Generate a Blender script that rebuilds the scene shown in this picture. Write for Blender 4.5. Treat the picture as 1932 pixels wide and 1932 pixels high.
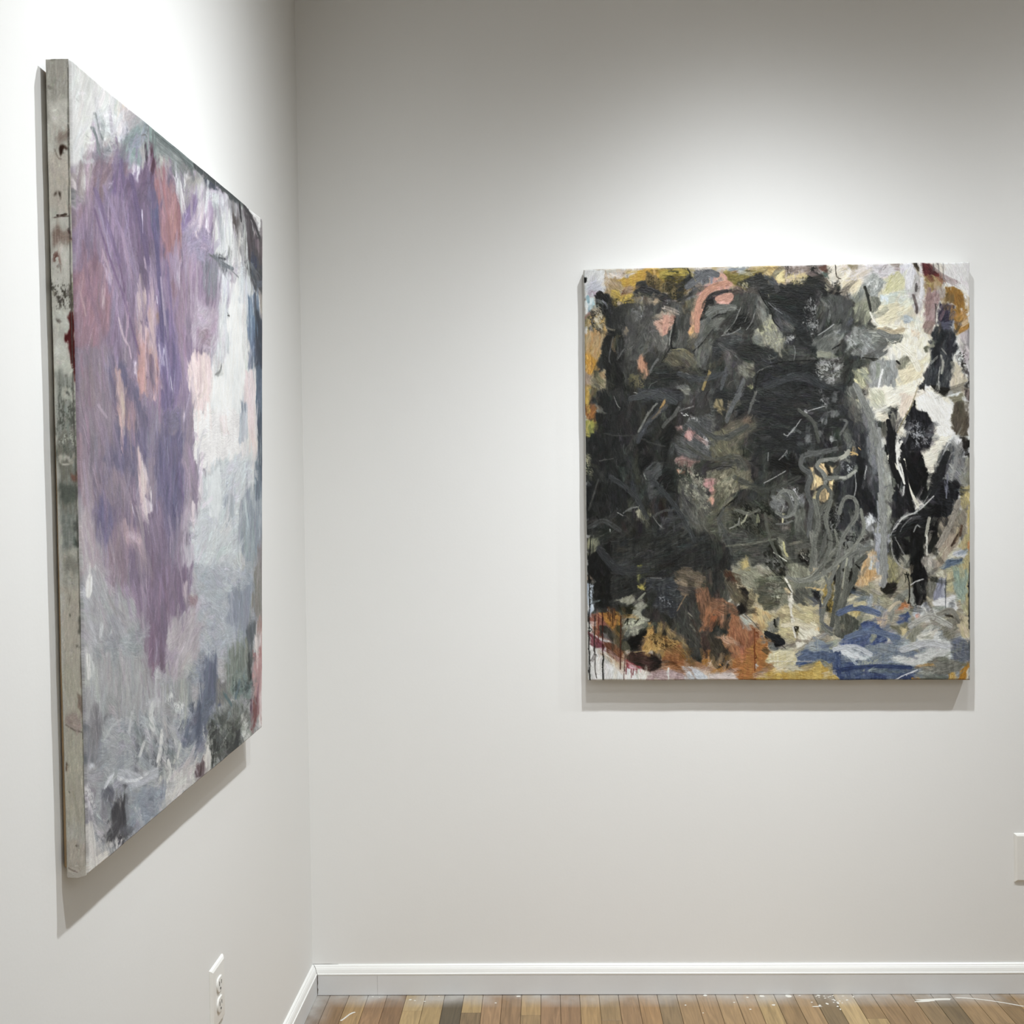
import bpy, bmesh, math, random
import numpy as np
from mathutils import Matrix, Vector
for o in list(bpy.data.objects): bpy.data.objects.remove(o)
C = bpy.context.scene.collection
sc = bpy.context.scene
# ------------------------------------------------------------- camera
cd = bpy.data.cameras.new('camera'); cam = bpy.data.objects.new('camera', cd); C.objects.link(cam)
cd.sensor_width = 36; cd.lens = 39.6323; cd.clip_start = .05
M3 = [[0.9993998917504422, 0.015595292445299062, 0.03092964957366772],
      [0.030686862203490664, 0.015574145790861343, -0.999407705829302],
      [-0.016067758316213935, 0.9997570869148317, 0.015086229027200403]]
cam.matrix_world = Matrix.Translation((.65621, -3.03, 1.34779)) @ Matrix(M3).to_4x4()
sc.camera = cam
# ------------------------------------------------------------- world, lights, exposure
w = bpy.data.worlds.new('world'); sc.world = w; w.use_nodes = True
w.node_tree.nodes['Background'].inputs[0].default_value = (0, 0, 0, 1)
w.node_tree.nodes['Background'].inputs[1].default_value = 0
sc.view_settings.view_transform = 'Standard'; sc.view_settings.look = 'None'
sc.view_settings.gamma = 1; sc.view_settings.use_curve_mapping = False
sc.view_settings.exposure = 0.0
CEIL = 2.93
def can_light(x, y, power, n=5., col=(.92, .96, 1), size=.032, tilt=(0, 0)):
    """recessed ceiling lamp: brightest straight down, fading towards the horizontal"""
    l = bpy.data.lights.new('can_light', 'SPOT'); l.energy = power; l.color = col; l.shadow_soft_size = size
    l.spot_size = math.radians(165); l.spot_blend = .3
    l.use_nodes = True; nt = l.node_tree; em = nt.nodes['Emission']
    g = nt.nodes.new('ShaderNodeNewGeometry'); d = nt.nodes.new('ShaderNodeVectorMath'); d.operation = 'DOT_PRODUCT'
    ax = Vector((tilt[0], tilt[1], -1)).normalized()
    d.inputs[1].default_value = ax
    a = nt.nodes.new('ShaderNodeMath'); a.operation = 'ABSOLUTE'
    p = nt.nodes.new('ShaderNodeMath'); p.operation = 'POWER'; p.inputs[1].default_value = n
    nt.links.new(g.outputs['Incoming'], d.inputs[0]); nt.links.new(d.outputs['Value'], a.inputs[0])
    nt.links.new(a.outputs[0], p.inputs[0]); nt.links.new(p.outputs[0], em.inputs['Strength'])
    o = bpy.data.objects.new('can_light', l); C.objects.link(o); o.location = (x, y, 2.87)
    o.rotation_euler = ax.to_track_quat('-Z', 'Y').to_euler()
    return o
can_light(1.17, -.92, 212, n=11, tilt=(.02, .41))
can_light(1.60, -.92, 30, n=9, tilt=(0, .38))
can_light(2.55, -.92, 95, n=7, tilt=(-.2, .4))
can_light(.95, -1.20, 168, n=6.5, tilt=(-.43, .08))
can_light(.95, -1.95, 96, n=9, tilt=(-.42, .3))
can_light(.62, -.70, 12, n=5, tilt=(-.40, .0))
can_light(.96, -2.75, 5, n=6, tilt=(-.44, .1))
al = bpy.data.lights.new('added_fill', 'AREA'); al.shape = 'RECTANGLE'; al.size = 3.2; al.size_y = 2.2; al.energy = 41; al.color = (.95, .97, .98)  # added fill light, unseen behind the camera, raises the ambient level
ao = bpy.data.objects.new('added_fill', al); C.objects.link(ao); ao.location = (2.4, -4.2, 2.9)
# ------------------------------------------------------------- helpers
def mat(name, col, rough=.6, spec=.3, bump=0., bscale=200., attr=None, var=0., vscale=3., detail=2.):
    m = bpy.data.materials.new(name); m.use_nodes = True; nt = m.node_tree; b = nt.nodes['Principled BSDF']
    b.inputs['Roughness'].default_value = rough; b.inputs['Specular IOR Level'].default_value = spec
    b.inputs['Base Color'].default_value = (*col, 1)
    tc = nt.nodes.new('ShaderNodeTexCoord')
    if attr:
        a = nt.nodes.new('ShaderNodeAttribute'); a.attribute_name = attr; src = a.outputs['Color']
        nt.links.new(src, b.inputs['Base Color'])
    elif var:
        n = nt.nodes.new('ShaderNodeTexNoise'); n.inputs['Scale'].default_value = vscale; n.inputs['Detail'].default_value = 4
        r = nt.nodes.new('ShaderNodeMapRange'); r.inputs[1].default_value = .3; r.inputs[2].default_value = .7
        r.inputs[3].default_value = 1 - var; r.inputs[4].default_value = 1 + var
        mx = nt.nodes.new('ShaderNodeVectorMath'); mx.operation = 'SCALE'; mx.inputs[0].default_value = col
        nt.links.new(tc.outputs['Object'], n.inputs['Vector']); nt.links.new(n.outputs['Fac'], r.inputs[0])
        nt.links.new(r.outputs[0], mx.inputs['Scale']); nt.links.new(mx.outputs[0], b.inputs['Base Color'])
    if bump:
        n = nt.nodes.new('ShaderNodeTexNoise'); n.inputs['Scale'].default_value = bscale; n.inputs['Detail'].default_value = detail
        bp = nt.nodes.new('ShaderNodeBump'); bp.inputs['Strength'].default_value = bump; bp.inputs['Distance'].default_value = .001
        nt.links.new(tc.outputs['Object'], n.inputs['Vector']); nt.links.new(n.outputs['Fac'], bp.inputs['Height'])
        nt.links.new(bp.outputs[0], b.inputs['Normal'])
    return m
def link(name, me, m, parent=None):
    o = bpy.data.objects.new(name, me); C.objects.link(o)
    if m: me.materials.append(m)
    if parent: o.parent = parent
    return o
def obj(name, verts, faces, m, parent=None, smooth=False):
    me = bpy.data.meshes.new(name); me.from_pydata([tuple(v) for v in verts], [], faces); me.update()
    if smooth:
        for p in me.polygons: p.use_smooth = True
    return link(name, me, m, parent)
def from_bm(name, bm, m, parent=None, smooth=False):
    me = bpy.data.meshes.new(name); bmesh.ops.recalc_face_normals(bm, faces=bm.faces); bm.to_mesh(me); bm.free()
    if smooth:
        for p in me.polygons: p.use_smooth = True
    return link(name, me, m, parent)
def box(bm, a, b, bev=0.):
    r = bmesh.ops.create_cube(bm, size=1)['verts']
    for v in r: v.co = Vector([(a[i] + b[i]) / 2 + v.co[i] * (b[i] - a[i]) for i in range(3)])
    if bev:
        es = list({e for v in r for e in v.link_edges}); bmesh.ops.bevel(bm, geom=es, offset=bev, segments=2, affect='EDGES')
def structure(o): o['kind'] = 'structure'; return o
def thing(name, loc, label, cat, group=None):
    o = bpy.data.objects.new(name, None); C.objects.link(o); o.location = loc; o['label'] = label; o['category'] = cat
    if group: o['group'] = group
    return o
def lin(c): return np.where(c <= .04045, c / 12.92, ((c + .055) / 1.055) ** 2.4)
# ------------------------------------------------------------- room
wall_m = mat('wall_paint', (.80, .797, .775), .75, .2, bump=.12, bscale=160, var=.012, vscale=1.3)
ceil_m = mat('ceiling_paint', (.80, .79, .77), .8, .1)
trim_m = mat('trim_gloss_white', (.84, .84, .81), .35, .45, var=.01, vscale=6)
X1, Y1 = 4.9, -5.6
structure(obj('wall_back', [(-.1, 0, 0), (X1 + .1, 0, 0), (X1 + .1, 0, CEIL), (-.1, 0, CEIL), (-.1, .1, 0), (X1 + .1, .1, 0), (X1 + .1, .1, CEIL), (-.1, .1, CEIL)],
    [(0, 1, 2, 3), (5, 4, 7, 6), (0, 4, 5, 1), (3, 2, 6, 7), (0, 3, 7, 4), (1, 5, 6, 2)], wall_m))
structure(obj('wall_left', [(0, 0, 0), (0, Y1, 0), (0, Y1, CEIL), (0, 0, CEIL), (-.1, 0, 0), (-.1, Y1, 0), (-.1, Y1, CEIL), (-.1, 0, CEIL)],
    [(0, 3, 2, 1), (4, 5, 6, 7), (0, 1, 5, 4), (3, 7, 6, 2), (1, 2, 6, 5), (0, 4, 7, 3)], wall_m))
structure(obj('wall_right', [(X1, 0, 0), (X1, Y1, 0), (X1, Y1, CEIL), (X1, 0, CEIL), (X1 + .1, 0, 0), (X1 + .1, Y1, 0), (X1 + .1, Y1, CEIL), (X1 + .1, 0, CEIL)],
    [(0, 1, 2, 3), (4, 7, 6, 5), (0, 4, 5, 1), (3, 2, 6, 7), (1, 5, 6, 2), (0, 3, 7, 4)], wall_m))
structure(obj('wall_front', [(-.1, Y1, 0), (X1 + .1, Y1, 0), (X1 + .1, Y1, CEIL), (-.1, Y1, CEIL), (-.1, Y1 - .1, 0), (X1 + .1, Y1 - .1, 0), (X1 + .1, Y1 - .1, CEIL), (-.1, Y1 - .1, CEIL)],
    [(0, 3, 2, 1), (4, 5, 6, 7), (0, 1, 5, 4), (3, 7, 6, 2), (0, 4, 7, 3), (1, 2, 6, 5)], wall_m))
structure(obj('ceiling', [(-.1, .1, CEIL), (X1 + .1, .1, CEIL), (X1 + .1, Y1 - .1, CEIL), (-.1, Y1 - .1, CEIL), (-.1, .1, CEIL + .1), (X1 + .1, .1, CEIL + .1), (X1 + .1, Y1 - .1, CEIL + .1), (-.1, Y1 - .1, CEIL + .1)],
    [(0, 3, 2, 1), (4, 5, 6, 7), (0, 1, 5, 4), (2, 3, 7, 6), (1, 2, 6, 5), (0, 4, 7, 3)], ceil_m))
# floor: oak strips running away from the camera, every board its own tone
rnd = random.Random(5)
OAK = ['87704f', '967c56', '9c845c', '8a7050', '8e7453', 'a08860', '6f5e44', '826a4a', '927856', 'a48d66', '7a664a']
SPEC = {0: '7f6546', 1: '775f46', 2: '826749', 3: '9b7f57', 4: '8e7051', 5: '7e6246', 6: '9d8159', 7: '5e523c', 8: '584d3b', 9: '9d8663', 10: '8c7052', 11: '856a4d', 12: '987952', 13: '866a4e', 14: '83674b', 15: '987c55', 16: '927650', 17: '856a4c', 18: '8e704d'}
JOINT = {1: [.30], 6: [.105, .7], 7: [.045, .62], 9: [.115, .5], 12: [.13, .8], 3: [.4], 16: [.16, .9]}
bm = bmesh.new(); cl = bm.loops.layers.float_color.new('tone'); W = .0519
k = -1
while .049 + (k - 1) * W < X1:
    xa, xb = max(.0, .049 + (k - 1) * W), min(X1, .049 + k * W)
    k += 1
    if xb - xa < .004: continue
    js = [0.] + (JOINT[k] if k in JOINT else [rnd.uniform(.15, .9)]); y = js[-1]
    while y < -Y1: y += rnd.uniform(.35, 1.1); js.append(min(y, -Y1))
    for i, (ya, yb) in enumerate(zip(js[:-1], js[1:])):
        if yb - ya < .01: continue
        c = SPEC[k] if (k in SPEC and (i == 0) != (k in JOINT and len(JOINT[k]) == 2 and i == 0)) else rnd.choice(OAK)
        c = lin(np.array([int(c[q:q + 2], 16) / 255 for q in (0, 2, 4)])) * rnd.uniform(.93, 1.07)
        g = .0005; e = .0009
        P = [(xa + g, -ya - g), (xb - g, -ya - g), (xb - g, -yb + g), (xa + g, -yb + g)]
        Q = [(xa + g + e, -ya - g - e), (xb - g - e, -ya - g - e), (xb - g - e, -yb + g + e), (xa + g + e, -yb + g + e)]
        lo = [bm.verts.new((*q, -.003)) for q in P]; mi = [bm.verts.new((*q, -.0006)) for q in P]; hi = [bm.verts.new((*q, 0)) for q in Q]
        fs = [bm.faces.new(hi[::-1])]
        for j in range(4):
            n = (j + 1) % 4
            fs += [bm.faces.new((hi[j], hi[n], mi[n], mi[j])), bm.faces.new((mi[j], mi[n], lo[n], lo[j]))]
        sh = rnd.uniform(0, 50)
        for f in fs:
            for l in f.loops: l[cl] = (*c, sh / 50)
fm = bpy.data.materials.new('oak_floor'); fm.use_nodes = True; nt = fm.node_tree; B = nt.nodes['Principled BSDF']
N = nt.nodes.new; L = nt.links.new
at = N('ShaderNodeAttribute'); at.attribute_name = 'tone'; tc = N('ShaderNodeTexCoord'); mp = N('ShaderNodeMapping'); mp.inputs['Scale'].default_value = (60, 4, 1)
cx = N('ShaderNodeCombineXYZ'); mu = N('ShaderNodeMath'); mu.operation = 'MULTIPLY'; mu.inputs[1].default_value = 40
L(at.outputs['Alpha'], mu.inputs[0]); L(mu.outputs[0], cx.inputs['Z']); L(tc.outputs['Object'], mp.inputs['Vector'])
ad = N('ShaderNodeVectorMath'); L(mp.outputs[0], ad.inputs[0]); L(cx.outputs[0], ad.inputs[1])
n1 = N('ShaderNodeTexNoise'); n1.inputs['Scale'].default_value = 1.6; n1.inputs['Detail'].default_value = 5; n1.inputs['Distortion'].default_value = 1.2; L(ad.outputs[0], n1.inputs['Vector'])
r1 = N('ShaderNodeMapRange'); r1.inputs[1].default_value = .3; r1.inputs[2].default_value = .7; r1.inputs[3].default_value = .72; r1.inputs[4].default_value = 1.2; L(n1.outputs['Fac'], r1.inputs[0])
s1 = N('ShaderNodeVectorMath'); s1.operation = 'SCALE'; L(at.outputs['Color'], s1.inputs[0]); L(r1.outputs[0], s1.inputs['Scale'])
# grey plaster dust swept against the skirting
n2 = N('ShaderNodeTexNoise'); n2.inputs['Scale'].default_value = 9; n2.inputs['Detail'].default_value = 6; L(tc.outputs['Object'], n2.inputs['Vector'])
sx = N('ShaderNodeSeparateXYZ'); L(tc.outputs['Object'], sx.inputs[0])
my = N('ShaderNodeMapRange'); my.inputs[1].default_value = -.09; my.inputs[2].default_value = -.02; L(sx.outputs['Y'], my.inputs[0])
mxx = N('ShaderNodeMapRange'); mxx.inputs[1].default_value = .08; mxx.inputs[2].default_value = .02; L(sx.outputs['X'], mxx.inputs[0])
mm = N('ShaderNodeMath'); mm.operation = 'MAXIMUM'; L(my.outputs[0], mm.inputs[0]); L(mxx.outputs[0], mm.inputs[1])
m2 = N('ShaderNodeMath'); m2.operation = 'MULTIPLY_ADD'; m2.inputs[1].default_value = 2.6; m2.inputs[2].default_value = -.72; L(n2.outputs['Fac'], m2.inputs[0])
m3 = N('ShaderNodeMath'); m3.operation = 'MULTIPLY'; L(mm.outputs[0], m3.inputs[0]); L(m2.outputs[0], m3.inputs[1]); m3.use_clamp = True
mk = N('ShaderNodeMix'); mk.data_type = 'RGBA'; mk.inputs[7].default_value = (.42, .40, .37, 1); L(m3.outputs[0], mk.inputs[0]); L(s1.outputs[0], mk.inputs[6]); L(mk.outputs[2], B.inputs['Base Color'])
B.inputs['Roughness'].default_value = .45; B.inputs['Specular IOR Level'].default_value = .35
bp = N('ShaderNodeBump'); bp.inputs['Strength'].default_value = .15; bp.inputs['Distance'].default_value = .001; L(n1.outputs['Fac'], bp.inputs['Height']); L(bp.outputs[0], B.inputs['Normal'])
dark_m = mat('board_gap_dark', (.05, .035, .02), .9, .1)
me = bpy.data.meshes.new('floor'); bmesh.ops.recalc_face_normals(bm, faces=bm.faces); bm.to_mesh(me); bm.free()
fl = structure(link('floor', me, fm))
sub = bmesh.new(); box(sub, (-.1, Y1 - .1, -.1), (X1 + .1, .1, -.0025)); from_bm('subfloor', sub, dark_m, fl)
# dried paint drips on the boards
drip_m = mat('dried_white_paint', (.66, .64, .58), .6, .3)
bm = bmesh.new()
def blob(x, y, rx, ry, ang=0, n=14, h=.0012):
    c = bm.verts.new((x, y, h)); ring = []
    for i in range(n):
        a = i / n * 2 * math.pi; r = rnd.uniform(.75, 1.2); u, v = rx * r * math.cos(a), ry * r * math.sin(a)
        ring.append(bm.verts.new((x + u * math.cos(ang) - v * math.sin(ang), y + u * math.sin(ang) + v * math.cos(ang), .0002)))
    for i in range(n): bm.faces.new((c, ring[i], ring[(i + 1) % n]))
for i in range(12):
    t = i / 11; blob(.106 + .026 * t, -.158 + .045 * math.sin(t * 1.5) ** 1.2, .0032, .003)
for x, y, r in ((.27, -.04, .004), (.283, -.045, .003), (.31, -.05, .003), (.166, -.02, .003), (.185, -.026, .002), (.345, -.02, .0025),
                (1.06, -.018, .006), (1.17, -.03, .004), (1.21, -.022, .007), (1.28, -.022, .010), (1.31, -.02, .003), (1.36, -.02, .005), (1.23, -.075, .005),
                (1.0, -.075, .003), (1.13, -.06, .003), (1.165, -.1, .003), (1.04, -.12, .002), (.56, -.02, .006), (.5, -.06, .003)):
    blob(x, y, r, r * .8)
blob(1.34, -.085, .014, .0022); blob(1.66, -.045, .050, .006, .05); blob(1.63, -.055, .03, .004, .1)
for i in range(40):
    t = i / 39; blob(1.72 + .15 * t, -.035 - .05 * t ** 1.6, .005, .0022, -.4)
for i in range(26):
    blob(rnd.gauss(1.40, .022), -.02 - abs(rnd.gauss(0, .05)), rnd.uniform(.0015, .004), rnd.uniform(.0015, .004))
from_bm('dried_paint_drips', bm, drip_m, fl, True)['kind'] = 'stuff'
# baseboards, swept along the two walls and mitred in the corner
prof = [(0, .0795), (.0035, .0795), (.0058, .0772), (.0062, .0752), (.0078, .0742), (.0105, .0690), (.0125, .0625), (.0130, .0600), (.0148, .0592), (.0152, .0565), (.0142, .0548), (.0142, .0014), (0, .0014)]
board_m = mat('painted_board', (.69, .69, .68), .55, .3, var=.02, vscale=8, bump=.1, bscale=120)
def sweep(name, path):
    v = []; n = len(prof)
    for f in path:
        for d, z in prof: v.append(f(d, z))
    fs = [(a * n + i, a * n + (i + 1) % n, (a + 1) * n + (i + 1) % n, (a + 1) * n + i) for a in range(len(path) - 1) for i in range(n)]
    fs += [tuple(range(n)), tuple((len(path) - 1) * n + i for i in range(n))[::-1]]
    bm = bmesh.new(); vs = [bm.verts.new(q) for q in v]
    for f in fs: bm.faces.new([vs[i] for i in f])
    o = from_bm(name, bm, trim_m); o.data.materials.append(board_m)
    for p in o.data.polygons:
        zs = [o.data.vertices[i].co.z for i in p.vertices]
        if len(zs) == 4 and min(zs) < .01: p.material_index = 1
    return structure(o)
sweep('baseboard_back', [lambda d, z: (d, -d, z)] + [lambda d, z, x=x: (x, -d, z + .0008 * math.sin(x * 3)) for x in (.6, 1.2, 1.8, 2.6)] + [lambda d, z: (X1 - d, -d, z)])
sweep('baseboard_left', [lambda d, z: (d, -d - .0006, z), lambda d, z: (d, Y1 + .02, z)])
sweep('baseboard_right', [lambda d, z: (X1 - d, -d - .0006, z), lambda d, z: (X1 - d, Y1 + .02, z)])
# open joints: mitre crack in the corner, butt joint and the gap under the back baseboard
gap_m = mat('joint_dark', (.12, .10, .08), .9, .1)  # plain dark colour for the strips laid over the joints
def crack(parent, pts, wd, nrm):
    v = []; random.seed(3)
    for i, p in enumerate(pts):
        w_ = wd * random.uniform(.5, 1.3); v += [tuple(p), tuple(Vector(p) + Vector(nrm) * w_)]
    obj('open_joint', v, [(2 * i, 2 * i + 1, 2 * i + 3, 2 * i + 2) for i in range(len(pts) - 1)], gap_m, parent)
bb = bpy.data.objects['baseboard_back']
crack(bb, [(d + .0004, -d - .0003, z) for d, z in prof[:-1]], .0011, (1, -.02, 0))
crack(bb, [(.0148, -.0146, .055 - i * .0055) for i in range(10)], .0022, (1, -.05, 0))
crack(bb, [(-.002 + i * .012, -.0002, .0797) for i in range(7)], .0012, (0, 0, 1))
crack(bb, [(.178, -.0144, .054 - i * .009) for i in range(7)], .0005, (1, 0, 0))
# ------------------------------------------------------------- painting engine
rng=np.random.default_rng(7)
def up(a,H,W):
    h,w=a.shape;y=np.linspace(0,h-1.001,H);x=np.linspace(0,w-1.001,W)
    yi=y.astype(int);xi=x.astype(int);fy=(y-yi)[:,None];fx=(x-xi)[None]
    fy=fy*fy*(3-2*fy);fx=fx*fx*(3-2*fx)
    return (a[yi][:,xi]*(1-fy)+a[yi+1][:,xi]*fy)*(1-fx)+(a[yi][:,xi+1]*(1-fy)+a[yi+1][:,xi+1]*fy)*fx
def noise(H,W,sy,sx=None,octv=3):
    """value noise, about -1..1, feature size sy, sx in cells"""
    sx=sx or sy;o=np.zeros((H,W));a=1.;t=0
    for k in range(octv):
        h=max(3,int(H/sy)+2);w=max(3,int(W/sx)+2)
        o+=a*up(rng.uniform(-1,1,(h,w)),H,W);t+=a;a*=.55;sy=max(1.2,sy/2.1);sx=max(1.2,sx/2.1)
    return o/t*1.6
def blur(a,r):
    r=int(round(r))
    if r<1:return a
    for ax in (0,1):
        for _ in range(2):
            p=np.pad(a,[(r+1,r) if i==ax else (0,0) for i in range(2)],mode='edge').cumsum(ax)
            n=a.shape[ax]
            a=(np.take(p,range(2*r+1,2*r+1+n),ax)-np.take(p,range(0,n),ax))/(2*r+1)
    return a
def homog(src,dst):
    A=[];b=[]
    for (x,y),(u,v) in zip(src,dst):
        A+=[[x,y,1,0,0,0,-u*x,-u*y],[0,0,0,x,y,1,-v*x,-v*y]];b+=[u,v]
    return np.append(np.linalg.solve(np.array(A,float),np.array(b,float)),1).reshape(3,3)
def chaikin(p,closed,n=1):
    for _ in range(n):
        q=np.roll(p,-1,0) if closed else p[1:];r=p if closed else p[:-1]
        m=np.stack([r*.78+q*.22,r*.22+q*.78],1).reshape(-1,2)
        p=m if closed else np.vstack([p[:1],m,p[-1:]])
    return p
def rgb(h):return np.array([int(h[i:i+2],16)/255 for i in (0,2,4)])
class Canvas:
    """a paint layer: colour, relief height and brush direction, in cells over the canvas"""
    def __init__(s,W,H,corners,vertical=0.,stretch=1.):
        s.W,s.H=W,H;s.M=homog(corners,[(0,0),(W,0),(W,H),(0,H)]);s.k=stretch
        s.col=np.full((H,W,3),.9);s.hgt=np.zeros((H,W))
        s.n=[noise(H,W,9*q*stretch,9*q) for q in (1,1,2.6,2.6)]
        s.fine=noise(H,W,2.6*stretch,2.6,2);s.str=noise(H,W,26*stretch,3,3)
        th=noise(H,W,90,90,2)*(2.2-2*vertical)+np.pi/2
        s.dx=np.cos(2*th)*.5;s.dy=np.sin(2*th)*.5
    def tr(s,p):
        q=np.c_[p,np.ones(len(p))]@s.M.T;return q[:,:2]/q[:,2:]
    def box(s,p,m):
        x0,y0=np.floor(p.min(0)-m).astype(int);x1,y1=np.ceil(p.max(0)+m).astype(int)
        x0,y0,x1,y1=max(0,x0),max(0,y0),min(s.W,x1),min(s.H,y1)
        return (slice(y0,y1),slice(x0,x1)) if x1-x0>1 and y1-y0>1 else None
    def lay(s,b,m,c,h=0.):
        s.col[b]=s.col[b]*(1-m[...,None])+c*m[...,None]
        s.hgt[b]=s.hgt[b]*(1-.6*m)+h*m
    def mask(s,pts,rag,soft):
        p=s.tr(pts);rag=rag*2.4+1.2;b=s.box(p,rag*2+soft*2+2)
        if b is None:return None,None
        Y,X=np.mgrid[b].astype(float)
        X=X+.5+rag*(s.n[0][b]*.6+s.n[2][b]*.9+s.fine[b]*.35);Y=Y+.5+rag*s.k*(s.n[1][b]*.6+s.n[3][b]*.9+s.fine[b]*.25)
        ins=np.zeros(X.shape,bool);q=np.roll(p,-1,0)
        for (xa,ya),(xb,yb) in zip(p,q):
            if ya==yb:continue
            c=(Y>=min(ya,yb))&(Y<max(ya,yb));ins^=c&(X<(Y-ya)*(xb-xa)/(yb-ya)+xa)
        m=blur(ins.astype(float),max(1,soft));q=p-p.mean(0);w,v=np.linalg.eigh(q.T@q)
        if w[1]>2.2*w[0]:t=2*np.arctan2(v[1,1],v[0,1])
        else:t=2*(rng.uniform(-1,1)*1.5+np.pi/2) if s.k==1 else np.pi+rng.uniform(-.3,.3)
        u=m>.5;s.dx[b]=np.where(u,np.cos(t)+s.n[2][b]*.5,s.dx[b]);s.dy[b]=np.where(u,np.sin(t)+s.n[3][b]*.5,s.dy[b])
        return b,m
    def run(s,text,tiles,only='PKS',part='zt'):
        for ln in text.strip().splitlines():
            if ln[0]=='@':ox,oy,sc=tiles[ln[1:].strip()];continue
            hd,pt=ln.split(':');hd=hd.split();op,c=hd[0],rgb(hd[1]);o=dict(a=1.,r=3.,s=1.,w=10.,k=.4,n=8.,c=None)
            for t in hd[2:]:
                if t[0]=='c' :o['c']=rgb(t[1:])
                else:o[t[0]]=float(t[1:])
            pts=np.array([[float(v) for v in q.split(',')] for q in pt.split()])/sc+np.array([ox,oy])
            g=s.cell/sc
            if op not in only or 'zt'[sc>1] not in part:continue
            if op=='P':
                b,m=s.mask(pts,o['r']*g,o['s']*g)
                if b is None:continue
                cc=np.broadcast_to(c,m.shape+(3,))
                if o['c'] is not None:
                    t=np.clip(.5+1.1*s.str[b]+.5*s.n[2][b],0,1)[...,None];cc=c*(1-t)+o['c']*t
                s.lay(b,m*o['a'],cc,.35+.25*s.n[3][b])
            elif op=='K':
                b,m=s.mask(pts,14*g,22*g)
                if b is None:continue
                t=s.fine[b]*.7+s.n[0][b]*.6+s.str[b]*.4
                q=np.quantile(t,1-o['k']);m=m*np.clip((t-q)*5+.5+(m-.75)*2,0,1);s.lay(b,m*o['a'],c,.6)
            else:
                p=s.tr(chaikin(pts,False,2) if len(pts)>2 else pts);w=max(.7,o['w']*g/2);b=s.box(p,w*s.k*1.2+2)
                if b is None:continue
                Y,X=np.mgrid[b].astype(float);X=X+.5+s.n[0][b]*w*.12;Y=Y+.5
                k=s.k if abs(p[-1]-p[0])[1]<abs(p[-1]-p[0])[0] else 1.
                best=np.full(X.shape,1e9);lat=np.zeros(X.shape);al=np.zeros(X.shape);L=0
                seg=np.hypot(*(p[1:]-p[:-1]).T);T=seg.sum()
                for (xa,ya),(xb,yb),l in zip(p[:-1],p[1:],seg):
                    if l<1e-6:continue
                    ux,uy=(xb-xa)/l,(yb-ya)/l;t=np.clip((X-xa)*ux+(Y-ya)*uy,0,l)
                    d=np.hypot(X-xa-t*ux,Y-ya-t*uy);sd=(X-xa)*uy-(Y-ya)*ux;u=d<best
                    best=np.where(u,d,best);lat=np.where(u,sd,lat);al=np.where(u,(L+t)/T,al)
                    mm=(d<w)&u;s.dx[b]=np.where(mm,np.cos(2*np.arctan2(uy,ux))*2,s.dx[b]);s.dy[b]=np.where(mm,np.sin(2*np.arctan2(uy,ux))*2,s.dy[b]);L+=l
                br=rng.uniform(-1,1,64);bi=br[(np.clip((lat/w+1)*12,0,62)).astype(int)]
                wl=w*(1-.35*np.clip(abs(al-.5)*2-.6,0,1))
                m=np.clip((wl-best)/max(1.,o['s']*g)+.5,0,1)
                if w>2.5:m=m*(1-.25*np.clip(bi,0,1)*np.clip(al*1.3-.3,0,1))
                t=np.clip(.5+.6*bi,0,1)[...,None]
                cc=(c*(1-t)+o['c']*t) if o['c'] is not None else c*(1+.09*bi[...,None])
                s.lay(b,m*o['a']*(.75 if w<.9 and c.mean()>.45 else 1.),cc,.55+.25*bi+.35*(abs(lat)/w)**2)
    def breakup(s,amp):
        """ragged, interlocking edges where one colour drags into the next"""
        H,W=s.H,s.W;Y,X=np.mgrid[0:H,0:W]
        a=noise(H,W,7*s.k,7,3);b=noise(H,W,7*s.k,7,3);c=noise(H,W,22*s.k,22,2);d=noise(H,W,22*s.k,22,2)
        g=np.clip(noise(H,W,30,30,2)+.6,.15,1.4)
        x=np.clip(X+amp*g*(a+1.1*c),0,W-1).astype(int);y=np.clip(Y+amp*s.k*g*(b+1.1*d),0,H-1).astype(int)
        s.col=s.col[y,x];s.hgt=s.hgt[y,x]
    def dabs(s,n,ln,wd,jit,alpha=.8,add=0.,dark=9.,far=0.,bend=.25):
        """many small bristle dabs that pick up the paint already there"""
        for _ in range(n):
            x=rng.uniform(0,s.W);y=rng.uniform(0,s.H);xi,yi=int(x),int(y)
            th=.5*np.arctan2(s.dy[yi,xi],s.dx[yi,xi])+rng.normal()*.3;l=rng.uniform(*ln);w=rng.uniform(*wd);cv=rng.normal()*bend/l
            u=np.cos(th);v=np.sin(th)*s.k;c=s.col[yi,xi]
            if c.mean()>min(dark,.9):continue
            if far:c=s.col[int(np.clip(yi+rng.normal()*far*s.k,0,s.H-1)),int(np.clip(xi+rng.normal()*far,0,s.W-1))]
            c=(c+add*rng.uniform(.3,1))*(1+jit*rng.normal()*(1.2-c.mean()))+rng.normal(size=3)*.012
            cx,cy=x+u*l*.3,y+v*l*.3;r=l*.55+w
            b=s.box(np.array([[cx,cy]]),np.array([r,r*s.k]))
            if b is None:continue
            Y,X=np.mgrid[b].astype(float);X=X-cx;Y=(Y-cy)/s.k;v=np.sin(th)
            t=X*u+Y*v;d=X*v-Y*u+cv*t*t
            br=rng.uniform(-1,1,22);bi=br[np.clip(((d/w+1)*10).astype(int),0,21)]
            m=np.clip((l/2*(1+.25*bi)-abs(t))*.6+.5,0,1)*np.clip((w-abs(d))*1.2+.4,0,1)*alpha*(.75+.25*bi)
            s.lay(b,m,c*(1+.1*bi[...,None]),.45+.3*bi+.3*(abs(d)/w)**2)
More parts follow.
